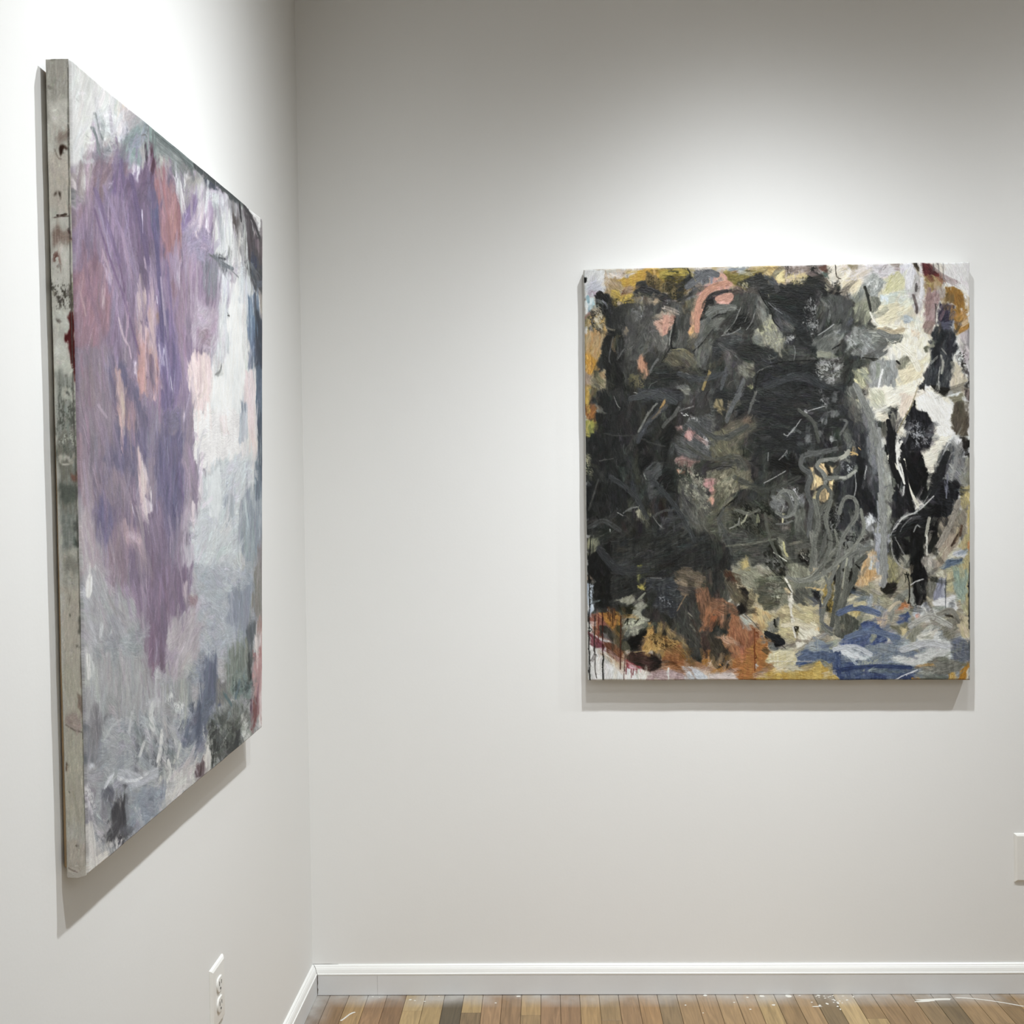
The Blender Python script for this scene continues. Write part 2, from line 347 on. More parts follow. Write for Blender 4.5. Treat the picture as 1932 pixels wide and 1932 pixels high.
    def finish(s,amp,hamp,steps=6,sat=.88,deep=0.):
        """bristle marks: smear fine noise along the brush direction"""
        H,W=s.H,s.W;th=.5*np.arctan2(s.dy,s.dx)+s.n[0]*.25;vx,vy=np.cos(th),np.sin(th)
        N=rng.uniform(-1,1,(H,W));acc=np.zeros((H,W));C=np.zeros((H,W,3))
        for sg in (1,-1):
            x,y=np.meshgrid(np.arange(W)+.0,np.arange(H)+.0);px,py=vx*sg,vy*sg
            for k in range(steps):
                xi=np.clip(x.astype(int),0,W-1);yi=np.clip(y.astype(int),0,H-1);acc+=N[yi,xi]
                if k<2:C+=s.col[yi,xi]
                nx,ny=vx[yi,xi],vy[yi,xi];f=np.where(nx*px+ny*py<0,-1,1);px,py=nx*f,ny*f;x=x+px;y=y+py*s.k
        acc/=np.sqrt(2*steps)*.58
        s.col=.5*s.col+.5*C/4
        lum=s.col.mean(2,keepdims=True);s.col=lum+(s.col-lum)*sat;s.col=s.col-deep*np.clip(1-1.6*lum,0,1)
        s.col=np.clip(s.col*(1+amp*acc[...,None]*(1.25-.8*lum)+.035*s.n[2][...,None]+.05*s.fine[...,None]*(1-lum)),.01,.97)
        s.hgt=blur(s.hgt,1)+hamp*acc+.15*s.fine

TR = dict(A=(1095, 485, 7.728), B=(1340, 485, 7.728), C=(1585, 485, 7.728), D=(1095, 730, 6.9), E=(1340, 730, 6.9), F=(1585, 730, 6.9), G=(1095, 1005, 6.78), H=(1340, 1005, 6.78), I=(1585, 1005, 6.78), Z=(0, 0, 1), Q=(1055, 479, 1.3285))
TL = dict(a=(80, 100, 6.44), b=(280, 210, 6.44), c=(80, 390, 6.44), d=(280, 500, 6.44), e=(80, 680, 6.44), f=(280, 790, 6.44), g=(80, 970, 6.44), h=(280, 1080, 5.857), i=(80, 1260, 6.44), j=(160, 1330, 6.0375), k=(80, 1540, 6.9), q=(0, 89, 1.3291), m=(0, 1110, 1.3285), Z=(0, 0, 1))
# P = patch of paint, S = single brush stroke, K = broken dry-brush; sketch sheets A..I cover the right canvas
OPS_RIGHT = '''@Z
P e4e3df: 1090,480 1840,480 1840,1290 1090,1290
P 3b3b36 r8: 1112,560 1150,540 1180,570 1195,532 1215,528 1240,545 1290,560 1330,530 1360,500 1560,500 1600,560 1650,600 1690,650 1690,760 1740,780 1790,900 1790,1020 1740,1060 1600,1080 1560,1040 1400,1060 1380,1140 1390,1180 1370,1270 1260,1245 1180,1245 1120,1180 1104,1150 1104,560
P 2a2c29 a.8 r10 s6: 1106,740 1200,730 1290,740 1280,980 1300,1060 1200,1100 1108,1100
P 2a2c2b a.7 r10 s6: 1420,540 1560,540 1590,700 1560,880 1440,900 1420,800
P b8ac8a r16 s6 ca09a84: 1380,1140 1400,1060 1560,1030 1640,1060 1760,1050 1840,990 1840,1290 1470,1290 1380,1250
P 7c8796 r16 s8 c9aa4a4: 1560,1230 1640,1170 1780,1180 1840,1200 1840,1290 1580,1290
P a08a68 r14 s6 cb4a48c: 1104,500 1180,495 1760,495 1700,600 1600,560 1200,560 1104,700
P e6e0d0 r14 s4 ce8dcb8: 1600,500 1760,500 1770,700 1740,830 1660,830 1650,640
P b07848 r14 s4: 1180,1230 1300,1240 1420,1160 1480,1290 1260,1270
@A
P e2e3e0 s4: 55,180 380,178 390,320 330,520 100,540 60,640
P c6c8d4 s24: 80,420 240,320 310,400 330,520 200,500 90,540
P b2a1af r8 s5: 90,530 150,480 240,475 300,520 220,585 110,585
P a5cbd8 s8 cd4e4e6: 80,580 110,590 210,600 215,690 140,760 110,800 80,720
P e4eae6 s8: 58,620 100,650 110,780 66,830
P a36a69 s5: 58,840 130,790 135,850 62,885
P c7a250 r14 ca98340: 62,900 150,830 370,830 370,1090 66,1090
P c2904f r14 s4 cb59a66: 66,1070 370,1040 350,1250 310,1400 235,1500 245,1600 160,1690 170,1880 72,1890
P cf8f22 s18 r10: 90,1400 180,1450 240,1570 150,1700 90,1640
P a98f76 s14: 66,1640 150,1690 170,1840 74,1870
P b5a27a r12 c8f8560: 165,1650 350,1655 405,1820 380,1920 200,1935 150,1800
P b2903f s10: 66,1870 140,1860 200,1935 66,1935
P dcc6aa r6 cd9d3cc: 362,180 600,172 900,168 840,240 700,300 560,330 400,300
S c5a277 w10: 365,180 375,240 400,300 430,330
K 8d8478 k.5 n5: 580,180 700,175 680,310 560,320
P b59764 r10 s6 ca88a5a: 345,450 400,330 470,280 610,310 650,430 520,510 360,530
P d6a62c r12 s8 ccb962c: 560,330 760,255 1000,165 1320,160 1320,260 1250,420 1120,420 930,340 840,345 770,480 700,580 600,560 640,420
P b3906c s14: 620,450 760,400 760,520 640,540
P d8b23a r10: 440,470 560,440 600,560 760,530 745,620 640,650 540,620 450,560
S 7a4326 w12: 620,540 640,470
S 8c5a2a w10: 660,540 680,500
P 8b7430 r20 ca28a3c: 400,560 540,560 540,700 470,740 390,690
K 3a3414 k.45 n9: 390,560 560,560 540,740 390,720
P a9922f r8 s4 cc7ab38: 1130,165 1560,155 1575,250 1500,335 1440,375 1240,370 1170,260
P 413f12 r8 s5: 1225,300 1330,290 1450,315 1430,345 1240,345
S 4c4a18 w22 a.8: 1290,205 1430,208
S 3c3517 w10: 1180,165 1550,158
P 77643a r14 c5a5028: 1200,370 1440,375 1560,400 1510,560 1420,620 1330,600 1250,500 1110,440
K 2c2913 k.4 n8: 1180,400 1560,400 1500,640 1330,600
P 8a703c r16 c6d5a30: 930,345 990,235 1110,245 1210,330 1150,440 1000,420
K 4a3d1c k.45 n8: 940,280 1190,260 1150,440 960,420
S d0a24e w34 a.8: 1080,165 1090,250
S 9c7424 w12: 1050,165 1060,245
S 9c7424 w12: 1125,165 1120,240
P 42423e r6 c35352f: 370,720 540,700 600,650 740,630 900,690 1250,640 1480,660 1600,850 1560,1150 1680,1300 1560,1620 1300,1560 960,1932 640,1900 560,1560 640,1100 390,1080
P 2f302c r5 c3b3c38: 375,740 640,700 655,1060 600,1110 390,1090
P 2b2c2a r4: 745,625 780,490 820,365 880,333 955,350 1000,410 1150,465 1340,585 1330,640 1200,650 960,560 820,580
S 1f201e w14: 748,622 640,650
P 181a17 r7: 205,540 250,512 410,518 415,565 380,640 385,720 362,840 290,800 235,760 250,640 242,660 225,600
P 4d4a28 r10 a.6: 250,640 270,640 260,700 240,690
K 1d1c18 k.5 n9: 130,760 370,740 380,1000 330,1100 180,1080 90,1050 110,930
K cdbf9e k.35 n7: 190,700 270,680 350,900 340,1080 160,960 180,840
P 191a16 r7 c23241f: 370,1090 420,1058 600,1100 645,1180 650,1500 560,1580 640,1830 720,1932 390,1932 410,1800 330,1600 305,1450 350,1180
S 606060 w12 a.7: 480,1160 430,1380 425,1480 450,1560
S 4a4b49 w18 a.7: 530,1170 560,1400 545,1500
S 3b3c3a w30 a.7: 600,1200 590,1420
P 4b4b47 s14 a.9 c575752: 670,800 900,740 1150,800 1110,1000 1050,1110 1000,1350 900,1520 700,1500 650,1200
K 8a8b8a k.25 n8: 740,540 960,540 960,900 760,900
P 5a5952 s6 r5 c66655e: 1010,920 1130,900 1160,1080 1285,1120 1295,1260 1200,1390 1050,1310 975,1160
S 85847c w7: 1240,1120 1280,1200 1230,1340
S 77766f w7: 930,1110 960,1240 1010,1060 1150,1080
P 9a8a72 s8 r10: 1060,900 1160,740 1340,760 1350,860 1150,920
K cabfa6 k.5 n8: 1160,740 1340,760 1330,850 1160,850
P b8816a r10 s3 cc99a80: 1150,930 1200,860 1330,820 1365,900 1355,990 1290,1070 1220,1125 1155,1080 1110,950
S 9a6e58 w14: 1150,960 1250,970 1350,950
S e6bda4 w9: 1230,890 1280,870 1320,840
P 6d4438 r8: 1310,850 1370,870 1370,930 1320,900
K aaaba8 k.45 n8: 1220,620 1340,640 1300,760 1210,740
P b89c74 r12: 1065,560 1130,555 1165,610 1110,640 1080,610
P c9a973 r6: 640,1010 690,1060 665,1140 640,1110
S 8a8a86 w9: 800,940 830,880
S 7b7c7a w8: 1000,1920 1030,1850 1120,1810
P c88e69 r10 cb57a58: 805,1570 860,1400 920,1365 945,1440 975,1600 985,1740 900,1700 870,1640 810,1625
S 5a3a2c w8: 930,1430 940,1500 970,1570
K 6e6544 k.5 n8: 640,1700 950,1700 960,1900 700,1920
S 6f6f6a w8: 560,1480 610,1370 650,1330
P 5c5d60 s8 c84868a: 1610,300 1660,200 1780,165 1870,205 1910,280 1860,380 1740,470 1620,420
P 26272a s8 r6: 1650,330 1700,240 1790,200 1800,270 1700,380
P 55565a s10 c6d6e70: 1600,440 1750,420 1860,330 1800,470 1640,600 1540,640
P 2a2a26 r10: 1410,380 1560,300 1620,260 1620,330 1520,400 1440,560 1540,560 1600,440 1640,500 1500,640 1430,600
S 201f1b w16: 1560,165 1600,220 1590,300
P cf9a88 r8: 1520,420 1590,380 1580,430 1490,460
P c98983 s5 cd2988a: 1932,320 1830,420 1700,520 1650,640 1760,660 1810,570 1932,510
P d59b74 s4 cd08b6c: 1660,620 1620,800 1600,1000 1570,1130 1640,1200 1710,1120 1735,1050 1700,950 1730,700 1770,620
S b5745a w8 a.8: 1790,560 1740,650 1715,800 1700,960
P e0a45a r8 s6: 1580,1080 1690,1090 1650,1190 1580,1150
P 6b6548 r12 c55523c: 1520,620 1660,570 1620,770 1600,860 1540,740
P 5f5a44 s8 c4b4a3c: 1570,1150 1690,1170 1660,1340 1540,1300
P 43433d r6 c52524a: 1330,640 1480,680 1560,760 1605,860 1570,1100 1550,1300 1430,1345 1300,1330 1330,1100 1370,900
S 1b1c19 w24: 1385,900 1365,1050 1320,1240 1330,1330 1400,1325
S a5a59c w8: 1340,1010 1310,1160 1300,1270
P 595952 s3 c6a6b68: 1740,880 1830,890 1932,980 1932,1080 1860,1130 1650,1375 1680,1200 1740,1080
P 1d1e1b r8: 1800,590 1932,540 1932,690 1850,770 1850,900 1740,890 1755,700
P 6c6d66: 1850,760 1932,720 1932,915 1880,895
P 5c5945 r10 c6c6448: 1190,1510 1310,1345 1480,1325 1560,1350 1640,1400 1600,1620 1400,1590
S 948c60 w7: 1310,1350 1480,1330 1540,1350
S 171815 w9: 1190,1510 1310,1320
S 171815 w9: 1640,1372 1780,1262 1860,1142 1932,1060
P 53544d s5 c63645c: 1660,1380 1860,1180 1932,1120 1932,1300 1800,1640 1700,1600
P 232522 r6 c33342f: 945,1880 1000,1680 1100,1535 1340,1575 1560,1610 1780,1640 1880,1660 1800,1850 1500,1760 1350,1800 1340,1932 960,1932
S 62625f w28: 1015,1680 1065,1570 1125,1480
S 74746f w8: 1540,1680 1600,1720 1560,1760 1640,1740
P 6b6d68 r12: 1380,1840 1500,1860 1600,1880 1560,1932 1380,1932
S a8863f w34 c8a7a4c: 1785,1930 1830,1790 1895,1680
@B
P c3a57c r6 cb09a58: 0,140 1080,125 1090,400 700,300 400,420 0,380
P 7c8890 r8 s5: 200,140 520,130 500,200 300,200
P b8b6b2 r8: 80,150 260,140 260,190 100,200
P 6a5c24 r10 c8d7a34: 220,200 700,190 780,240 600,300 400,420 220,290
P c8a65c r8 s6: 700,130 1050,125 1070,400 960,360 840,250 760,180
P e0cc86 r8: 880,200 1060,170 1070,360 960,350
P a99a92 r10 c8e7a6e: 1070,120 1560,110 1600,200 1400,220 1200,260 1080,300
P 8b5240 r8 s4: 1560,110 1700,110 1720,200 1640,220
P e9ddc2 r6 ce8e0d4: 1700,110 1932,105 1932,340 1770,420 1700,300
S 2a2018 w8: 1820,110 1830,300 1900,320
P 7a8f84 s6 r6: 1610,200 1680,230 1700,300 1630,290
K 2f2620 k.45 n9: 1080,130 1160,120 1180,360 1080,380
P d79d7c s8 cc98a80: 0,200 220,210 330,380 250,470 130,500 0,520
P 7b7e8c s8: 0,250 40,270 30,380 0,400
P d0937f r5: 80,680 100,590 180,540 310,540 340,600 320,680
S 3c2f38 w20 a.8: 0,600 60,590 150,510 300,480
K 2c2228 k.5 n6: 0,530 120,520 80,620 0,620
P 55554e s4 c70716a: 0,730 320,680 240,800 60,900 0,880
S 1d1e19 w14: 30,900 120,840 230,820
P 67685f s6: 0,900 200,860 260,940 120,1060 0,1060
P 2a2b28 r14: 330,480 420,330 560,290 740,220 860,380 1080,430 1110,380 1300,330 1440,240 1580,200 1660,420 1700,480 1760,440 1932,560 1900,700 1700,680 1560,700 1500,1000 1200,1200 900,1000 700,700 500,500
K b5ae9a k.35 n8: 380,380 560,330 600,560 480,540 360,470
K d8c27e k.42 n9: 1090,250 1440,200 1420,330 1180,400 1090,380
K 171815 k.55 n10: 1440,110 1560,130 1600,260 1440,260
K 1a1b16 k.5 n9: 1760,340 1932,340 1932,560 1780,520
K d8cfa6 k.3 n8: 1600,260 1700,400 1720,540 1640,460
P 4a4e50 s8: 780,240 900,290 1000,420 900,400 800,320
P 4c4d46 r5 c3d3e38: 340,560 500,500 680,520 760,640 800,780 760,950 600,1060 480,980 300,900 260,780
P 181a15 r5 s3: 190,1130 330,960 420,820 560,860 640,980 540,1040 440,1010 330,1110
P 3a3b36 s6: 60,1130 250,900 320,720 430,700 400,860 300,1000 170,1140
S 8a8a84 w7: 450,720 400,830 360,940 260,1060 180,1140
S 9a9a94 w7: 660,800 600,960 520,1060
S 77776f w6: 560,800 500,940
S a0a19c w8: 160,1150 300,1120 430,1050 440,1020
P 3a3c3c r4 c4a4b49: 90,1160 300,1125 440,1040 500,1240 440,1300 260,1250
P 2b2d2c r5 c363835: 20,1260 100,1160 300,1250 500,1240 780,1310 1020,1480 1000,1560 700,1640 480,1500 300,1400 60,1500
S 5c5d5b w10: 120,1260 300,1380 420,1500
P 64635a s5 r4 c74736a: 670,560 760,660 880,830 800,900 740,1000 680,950
P 7d7b66 r6 c8c8c7c: 600,1190 660,1060 740,960 830,830 900,820 910,950 1010,1050 1060,1160 1050,1440 1020,1480 930,1370 760,1290 640,1230
K a8a680 k.3 n7: 700,950 900,850 1040,1200 900,1380 760,1200
P 70726c s4: 600,1180 720,1100 740,1200 700,1260 620,1230
S 12130f w14: 700,480 780,660 900,800 920,950 1020,1040
P 393b3b s5 c4a4c4d: 900,760 960,720 1150,870 1240,1040 1060,1100 930,950
S 85868a w8: 840,660 920,740 1050,830
K bdb48e k.5 n7: 780,520 910,520 880,600 800,580
P 272928 r6 c1f2120: 1060,440 1530,440 1690,620 1700,720 1600,700 1430,860 1380,1100 1500,1250 1540,1350 1300,1300 1230,1100 1200,900 1000,700 860,560
K 8a8b88 k.3 n8: 1380,600 1560,560 1580,1000 1520,1150 1400,1140 1340,1000
P 55574f s6 c686a66: 1550,500 1700,680 1790,820 1700,960 1620,720
P 4f514d s4: 1690,500 1932,560 1932,800 1780,1000 1740,800 1700,700
P 60635c r6 c72746c: 1480,1200 1600,1100 1800,960 1932,1000 1932,1170 1820,1400 1650,1480 1540,1400
S 9fa09c w12: 1570,1140 1700,1060 1800,980
P 8d8e78 r6 s4: 1550,1380 1780,1400 1850,1440 1700,1480 1560,1470
K c0c2c0 k.4 n8: 1820,1020 1920,1050 1900,1120 1820,1100
S 1a1b18 w16: 1560,1500 1300,1510 1000,1540 850,1580 700,1660 650,1932
S 7e7e78 w8: 690,1670 820,1600 900,1590
P 2b2d2c r5 c1e201f: 700,1690 900,1600 1300,1540 1570,1510 1600,1700 1640,1932 680,1932
P 474843 r6 c5a5b52: 1600,1500 1932,1440 1932,1932 1650,1932 1600,1700
K 9c9d98 k.28 n8: 1540,1500 1932,1450 1932,1932 1600,1932
P 787768 r10 c615f4c: 380,1620 500,1510 620,1540 660,1700 620,1800 500,1760 420,1740
S 55575a w46 c4a4b4c: 160,1920 200,1760 230,1620
S 6d6f6e w40 c5b5d5c: 420,1932 480,1780
S 8b8c8a w7: 1215,1290 1240,1380 1215,1520
S 7d7e7c w7: 850,1440 880,1520
K a0a19e k.35 n8: 1060,1120 1220,1120 1240,1200 1060,1260
P 33352f s6 c4a4b45: 1050,1250 1400,1330 1500,1400 1560,1490 1050,1530 1040,1480
S 171815 w14: 1780,1340 1890,1270
@C
P e2d8d0 r4 cdcd0c4: 0,100 700,95 860,220 620,330 400,300 300,420 100,540 0,560
P e6d3ad s8 cf0e2bc: 0,360 300,330 280,420 60,560 0,540
P 9c8d66 s6: 80,120 250,100 250,180 130,200
P e3dfe0 r6 ccfc8cc: 360,110 720,95 820,200 740,280 560,260 400,280
S 9a8a88 w7 a.7: 620,200 680,110
S 9a8a88 w7 a.7: 560,220 640,120
P 9d8c80 r5: 720,95 880,95 860,200 810,210 760,140
K d8c8a0 k.3 n9: 0,110 240,220 200,440 0,480
P e2dcab r5 cd9d49c: 600,540 640,400 620,320 860,210 900,240 950,440 940,470 700,520
S b7b26a w8: 830,230 720,330 660,500
P e9e8ee s4 cdedde6: 870,100 1030,95 1120,280 1050,480 960,480 930,330 870,220
P 2a2620 r6 c5b4a32: 1030,95 1130,92 1150,220 1110,230 1060,150
P e9e4e0 r5: 1130,95 1200,95 1200,240 1160,250
P 5b1f22 r4 c7a3030: 1190,95 1290,110 1430,240 1430,290 1300,280 1210,300
P b03a28 s4: 1370,230 1430,250 1425,300 1380,280
P a58248 r5 cb59a50: 1210,290 1330,280 1420,300 1450,440 1300,500 1230,540 1210,400
P c2a06a s5: 1340,300 1420,310 1430,480 1340,480
P 8a5e34 s3: 1280,300 1330,300 1330,350 1290,340
P c9b26a s4: 1220,360 1330,370 1320,400 1230,400
P aeb2ac r8 c8f948e: 300,420 380,330 470,250 560,260 640,360 580,480 500,620 400,560
K e6e8e4 k.4 n9: 350,340 560,320 560,460 420,500
P c0c4b8 r5: 580,540 640,600 580,700 540,620
P 7f837a r8 c989c94: 90,560 300,430 400,560 420,800 300,780 200,720
P 8a8c74 r6 ca2a486: 180,720 300,640 400,620 430,800 480,880 380,960 350,1040 260,920 200,940
S 2f302a w36 a.9: 350,440 400,600 440,780
P 6d6f62 s4 c8c8e7c: 420,560 520,580 580,680 520,800 470,820 420,700
P dbe2d4 r3 cc8d4c4: 580,560 940,480 950,660 900,700 580,720
P d6e4ec s10: 590,570 700,560 690,640 590,650
P eadfb4 r3 s5 cf0e4c0: 560,720 950,640 1050,720 1000,800 860,860 780,940 560,980 520,860
P b9b0a8 s6 cd8d4d4: 960,500 1100,260 1200,300 1230,560 1200,760 1100,820 990,660
S 4a423e w34 a.8 s6: 1110,400 1100,500
S 5a4a48 w40 a.7: 1060,560 1110,740 1110,820
S e8e6ea w40 a.9: 1180,320 1190,460 1160,600
P d8d6d6 s8: 960,280 1060,300 1040,500 960,560 930,480
P 7c7a74 s8 a.7: 1000,600 1060,560 1060,640 1010,650
P b89a96 r3 ca98684: 1230,560 1420,460 1440,500 1390,700 1370,980 1300,1060 1190,1040 1180,900 1230,760
P 8e7468 s6 a.8: 1180,940 1370,940 1310,1140 1230,1120
P b3a294 s4: 1420,450 1510,470 1500,620 1420,640
P b07c2a r5 s3 ca87020: 1510,440 1640,420 1770,480 1800,560 1790,760 1860,850 1870,1080 1770,1130 1640,1150 1660,720 1500,640
P 8a6a34 s8: 1510,540 1640,560 1650,700 1500,690
P c78a34 s6: 1680,860 1850,850 1860,1060 1700,1100
P 3d3448 r3 c343446: 1410,680 1660,740 1650,920 1600,980 1400,960
P 55566a s6: 1400,940 1610,960 1600,1060 1400,1060
S 1e1616 w10: 1390,690 1380,960
S ded6cc w8: 1400,690 1385,960
P e6e2e2 s5 cf0eee8: 1490,95 1890,90 1890,860 1800,700 1820,520 1700,430 1510,420
P cdbfc2 r4 cdfd4d2: 1700,1150 1890,1040 1890,1500 1800,1560 1740,1320
S 6b6663 w8: 1345,95 1350,200
S 6b6663 w9: 1420,95 1430,220
S 807a76 w10: 1490,95 1490,430
P f1eee0 r6 cf3ecd0: 780,960 860,920 930,1000 1130,940 1180,1060 1240,1150 1300,1200 1180,1330 1290,1400 1280,1560 1180,1760 1080,1932 800,1932 820,1680 680,1460 680,1300 860,1200 940,1130 900,1020
P f3ecd0 r8 a.9: 540,1000 640,960 800,980 900,1100 830,1100 600,1040
P ecdcae s8 a.8: 820,1640 1000,1560 1240,1420 1180,1760 840,1900
P e8cfae s8: 1050,1080 1160,1060 1140,1190 1060,1180
P aebac0 s8: 860,880 960,860 1060,900 1000,960 920,960
P 70746a r6 c868a80: 370,1040 600,1040 760,1060 920,1170 880,1240 740,1290 560,1260 380,1180
S d6d8cc w7 a.8: 420,1100 560,1110 700,1100
S c6c8bc w7 a.8: 460,1150 700,1170 840,1150
S 2f312a w10 a.8: 680,1060 800,1100 900,1160
S 2f312a w8 a.7: 760,1270 880,1230
S f0eedd w8: 620,1090 690,1240
S f4efdc w16: 430,810 460,900 560,1020
P 4a4a42 r5: 380,980 440,950 540,1020 480,1040 390,1030
P 70736c r5 c8a8c86: 70,1180 180,1000 330,1020 400,1130 500,1260 560,1340 520,1420 300,1460 80,1400
K a8aba6 k.35 n7: 90,1100 480,1120 520,1380 120,1400
P 686a66 s5: 520,1240 680,1260 680,1440 540,1480 300,1480
S 26261f w16: 320,1470 420,1480 550,1490
P 8a8c88 s5 c9a9c98: 430,1500 660,1470 680,1700 640,1900 420,1932
P a5a8a4 s8 c8d908c: 660,1500 800,1500 820,1932 640,1932
P 7d7c68 r5 cb0ae94: 800,1600 860,1470 1000,1420 1050,1520 960,1620 830,1650
S 2b2a24 w30: 820,1520 860,1560
S ecebe6 w26: 620,1640 580,1780 560,1900
P 3f403a r8 c2b2c28: 0,1500 180,1490 330,1600 280,1640 200,1640 100,1932 0,1932
P 8b8c6c r8 cc4c094: 190,1640 400,1600 410,1900 240,1932 180,1780
S e8dfa0 w26: 230,1800 270,1932
P 4d4f4c s5: 0,560 100,600 170,700 180,900 60,1100 0,1100
P 747a8c s8: 90,880 170,880 140,980 90,1000
P 5f6560 s6: 0,1080 80,1080 70,1180 0,1200
P 30343a r4 c4d5052: 1320,1100 1400,980 1480,1040 1600,1060 1680,1150 1700,1330 1650,1380 1640,1560 1560,1932 1150,1932 1200,1760 1290,1560 1300,1330 1280,1240
P 24262a s5 r3: 1340,1330 1430,1030 1540,1100 1440,1330 1420,1560 1350,1600
P 2a2d33 s5: 1560,1200 1690,1280 1600,1500 1540,1400
S b9b8a8 w30 a.7: 1460,1440 1500,1560 1470,1700
S 8c8c84 w18 a.8: 1470,1340 1540,1420
S cfccc0 w8: 1450,1600 1420,1800 1440,1932
P 6a6c56 s3: 1200,1310 1290,1270 1280,1390 1230,1380
P d6c9ae r5 ccbbd9c: 1640,1560 1700,1500 1780,1680 1830,1780 1760,1932 1570,1932
K 2f2c26 k.45 n8: 1680,1330 1800,1370 1860,1660 1780,1660 1700,1480
P 4a4440 r8 c6a6462: 1790,1560 1890,1700 1890,1932 1770,1932 1830,1780
P 8b8688 s10: 1840,1080 1890,1060 1890,1340 1850,1340
P ffffff r4: 1210,1932 1250,1890 1330,1910 1360,1932
@D
P d2ad3e s6 cc09638: 55,0 130,0 150,150 100,220 60,230
P 8f8a60 r8: 130,0 240,0 200,140 160,130
P b5712a s4 c8a5226: 62,220 210,215 200,400 80,430
P a2a43a s6 cc0b050: 66,430 190,430 200,570 120,650 70,630
P 2b2d2b r6 c1f2120: 100,210 160,170 240,180 200,300 200,430 180,520 200,600 100,680 80,900 120,1050 80,1250 70,1700 600,1700 600,200 240,60
P 9a9a8c r8 a.8: 210,220 290,240 290,330 220,290
P 36383a s8 c3e4042: 740,20 1100,10 1300,60 1370,160 1200,220 900,180 740,170
P 7d7d70 r10 s4: 1260,0 1480,10 1460,80 1360,90 1300,50
S 96968e w8: 440,120 480,240 520,270
S a8a8a0 w8: 690,70 750,80 720,100
S 77786f w26 a.9: 1010,200 930,290 850,400 800,520 760,580
S 55564f w24 a.8: 1080,300 960,400 880,460
S b98c44 w26 ca8824c: 1110,160 1060,260 1010,350 940,410
S 4c4d48 w46 c5a5b55: 1280,270 1220,380 1130,450 1080,520
S 9a9a96 w8: 1290,320 1360,290 1430,265
P 191b19 r6 s3: 1150,480 1220,500 1240,620 1180,700 1130,900 1100,960 1090,860 1050,700 900,640 760,620 760,860 880,880 940,800 980,900 800,1080 760,1160 720,900
S 3f403c w22 a.7: 300,600 500,640 700,620 900,720 1100,770
P 4a4c4b s14 c5a5b59: 1280,520 1480,400 1725,330 1725,900 1300,900 1220,800
P b58a82 r6: 1240,510 1310,500 1320,550 1260,580
P c08078 r12 cd8a49a: 1360,570 1490,560 1470,700 1360,690
K d8cfc6 k.45 n8: 1540,600 1620,600 1720,700 1700,780 1560,700
K b8b8b4 k.35 n7: 1400,400 1560,400 1500,500 1420,500
S e6e6e0 w12: 1340,370 1370,375
P 7b5c54 r8 c946e66: 1250,900 1400,900 1500,960 1440,1040 1250,1010
P b87e5e r5: 1255,1075 1360,1090 1350,1135 1260,1130
P c48e86 r4 cb8827a: 1590,1250 1640,1190 1725,1180 1725,1310 1620,1290
P dba174 r6: 1635,1430 1725,1420 1725,1560 1650,1530
P 50504a s10 r6 c5e5c50: 1280,1200 1600,1200 1640,1400 1725,1600 1725,1900 1300,1800 1280,1400
K 96937c k.25 n8: 1250,900 1640,1200 1700,1600 1300,1500
P 515352 s6 c454846: 840,1060 960,960 1060,980 1050,1150 1200,1180 1180,1350 960,1440 880,1350 820,1200
P 1a1c1a s4: 1060,1050 1200,1080 1230,1380 1080,1380 1060,1200 1000,1340 960,1320 1050,1160
S 8a8b82 w8: 820,1110 860,1200
S 5a5b55 w12 a.8: 250,960 430,930
S 4c4d48 w20 a.8: 240,1200 180,1400 110,1600
P 39403a s6 r6: 480,1040 620,1040 600,1280 540,1290
P 77765a r10 ca8a486: 750,1600 830,1580 930,1650 860,1740 760,1700
S a9a8a2 w10: 480,1630 550,1670
S 6c6d69 w16: 560,1640 640,1580 760,1560
S 4b4c48 w30 a.8: 960,1680 1100,1600 1300,1600 1380,1700
S 8a8b82 w6: 950,1690 1000,1770 1060,1830
P 434544 s8: 1100,1700 1300,1640 1380,1720 1280,1830 1120,1800
S c9c9c4 w9: 385,1840 390,1880
K b5b084 k.45 n7: 80,880 150,920 150,1160 90,1220
S 3f3e38 w22 a.8: 80,1780 180,1730 300,1790
@E
P 2d2f2e s16 r24 c262827 a.9: 0,-40 400,40 800,-60 1200,40 1725,-60 1725,420 1300,800 700,900 560,700 620,300 200,400 0,300
P 8a7a54 r10 s5: 60,150 160,160 170,280 160,390 100,300 50,220
S 5e605f w56 c535554: 400,0 330,160 260,300 210,440
S 6d6d68 w30 a.9 c55564f: 600,60 540,200 500,340
P 5b5848 s18 r8 c6a6450: 200,500 330,420 480,360 600,420 580,560 440,600 360,780 100,780 100,600
P 7f5e4c s20 a.8: 380,420 470,370 540,430 470,490
P 8f8d60 r5: 450,0 560,0 550,60 500,50
P 5d5b47 r8 s8 c716c50: 0,600 200,520 260,760 420,840 400,920 200,940 0,960
P 4a4944 s10: 0,940 400,920 560,960 480,1060 0,1060
S 1c1d18 w9: 0,1070 150,1030 260,1040 320,1070
P 5f5a46 r8 s8 c74705a: 0,1080 340,1050 540,1080 560,1260 360,1380 160,1640 0,1660
K a09878 k.25 n8: 80,1100 400,1120 360,1400 100,1500
P b77a74 s6: 0,1180 50,1200 40,1380 0,1390
P e29a80 r5: 0,1415 50,1430 50,1540 0,1545
S 17180f w10: 90,1680 160,1590 240,1510 350,1430
P b09878 r10: 160,1600 390,1600 390,1650 200,1660
P 1b1c19 s5 r5: 550,960 760,1060 800,900 980,920 1060,860 1120,960 1240,1090 1220,1290 1120,1270 1050,1080 1000,1060 860,1100 700,1080 560,1030
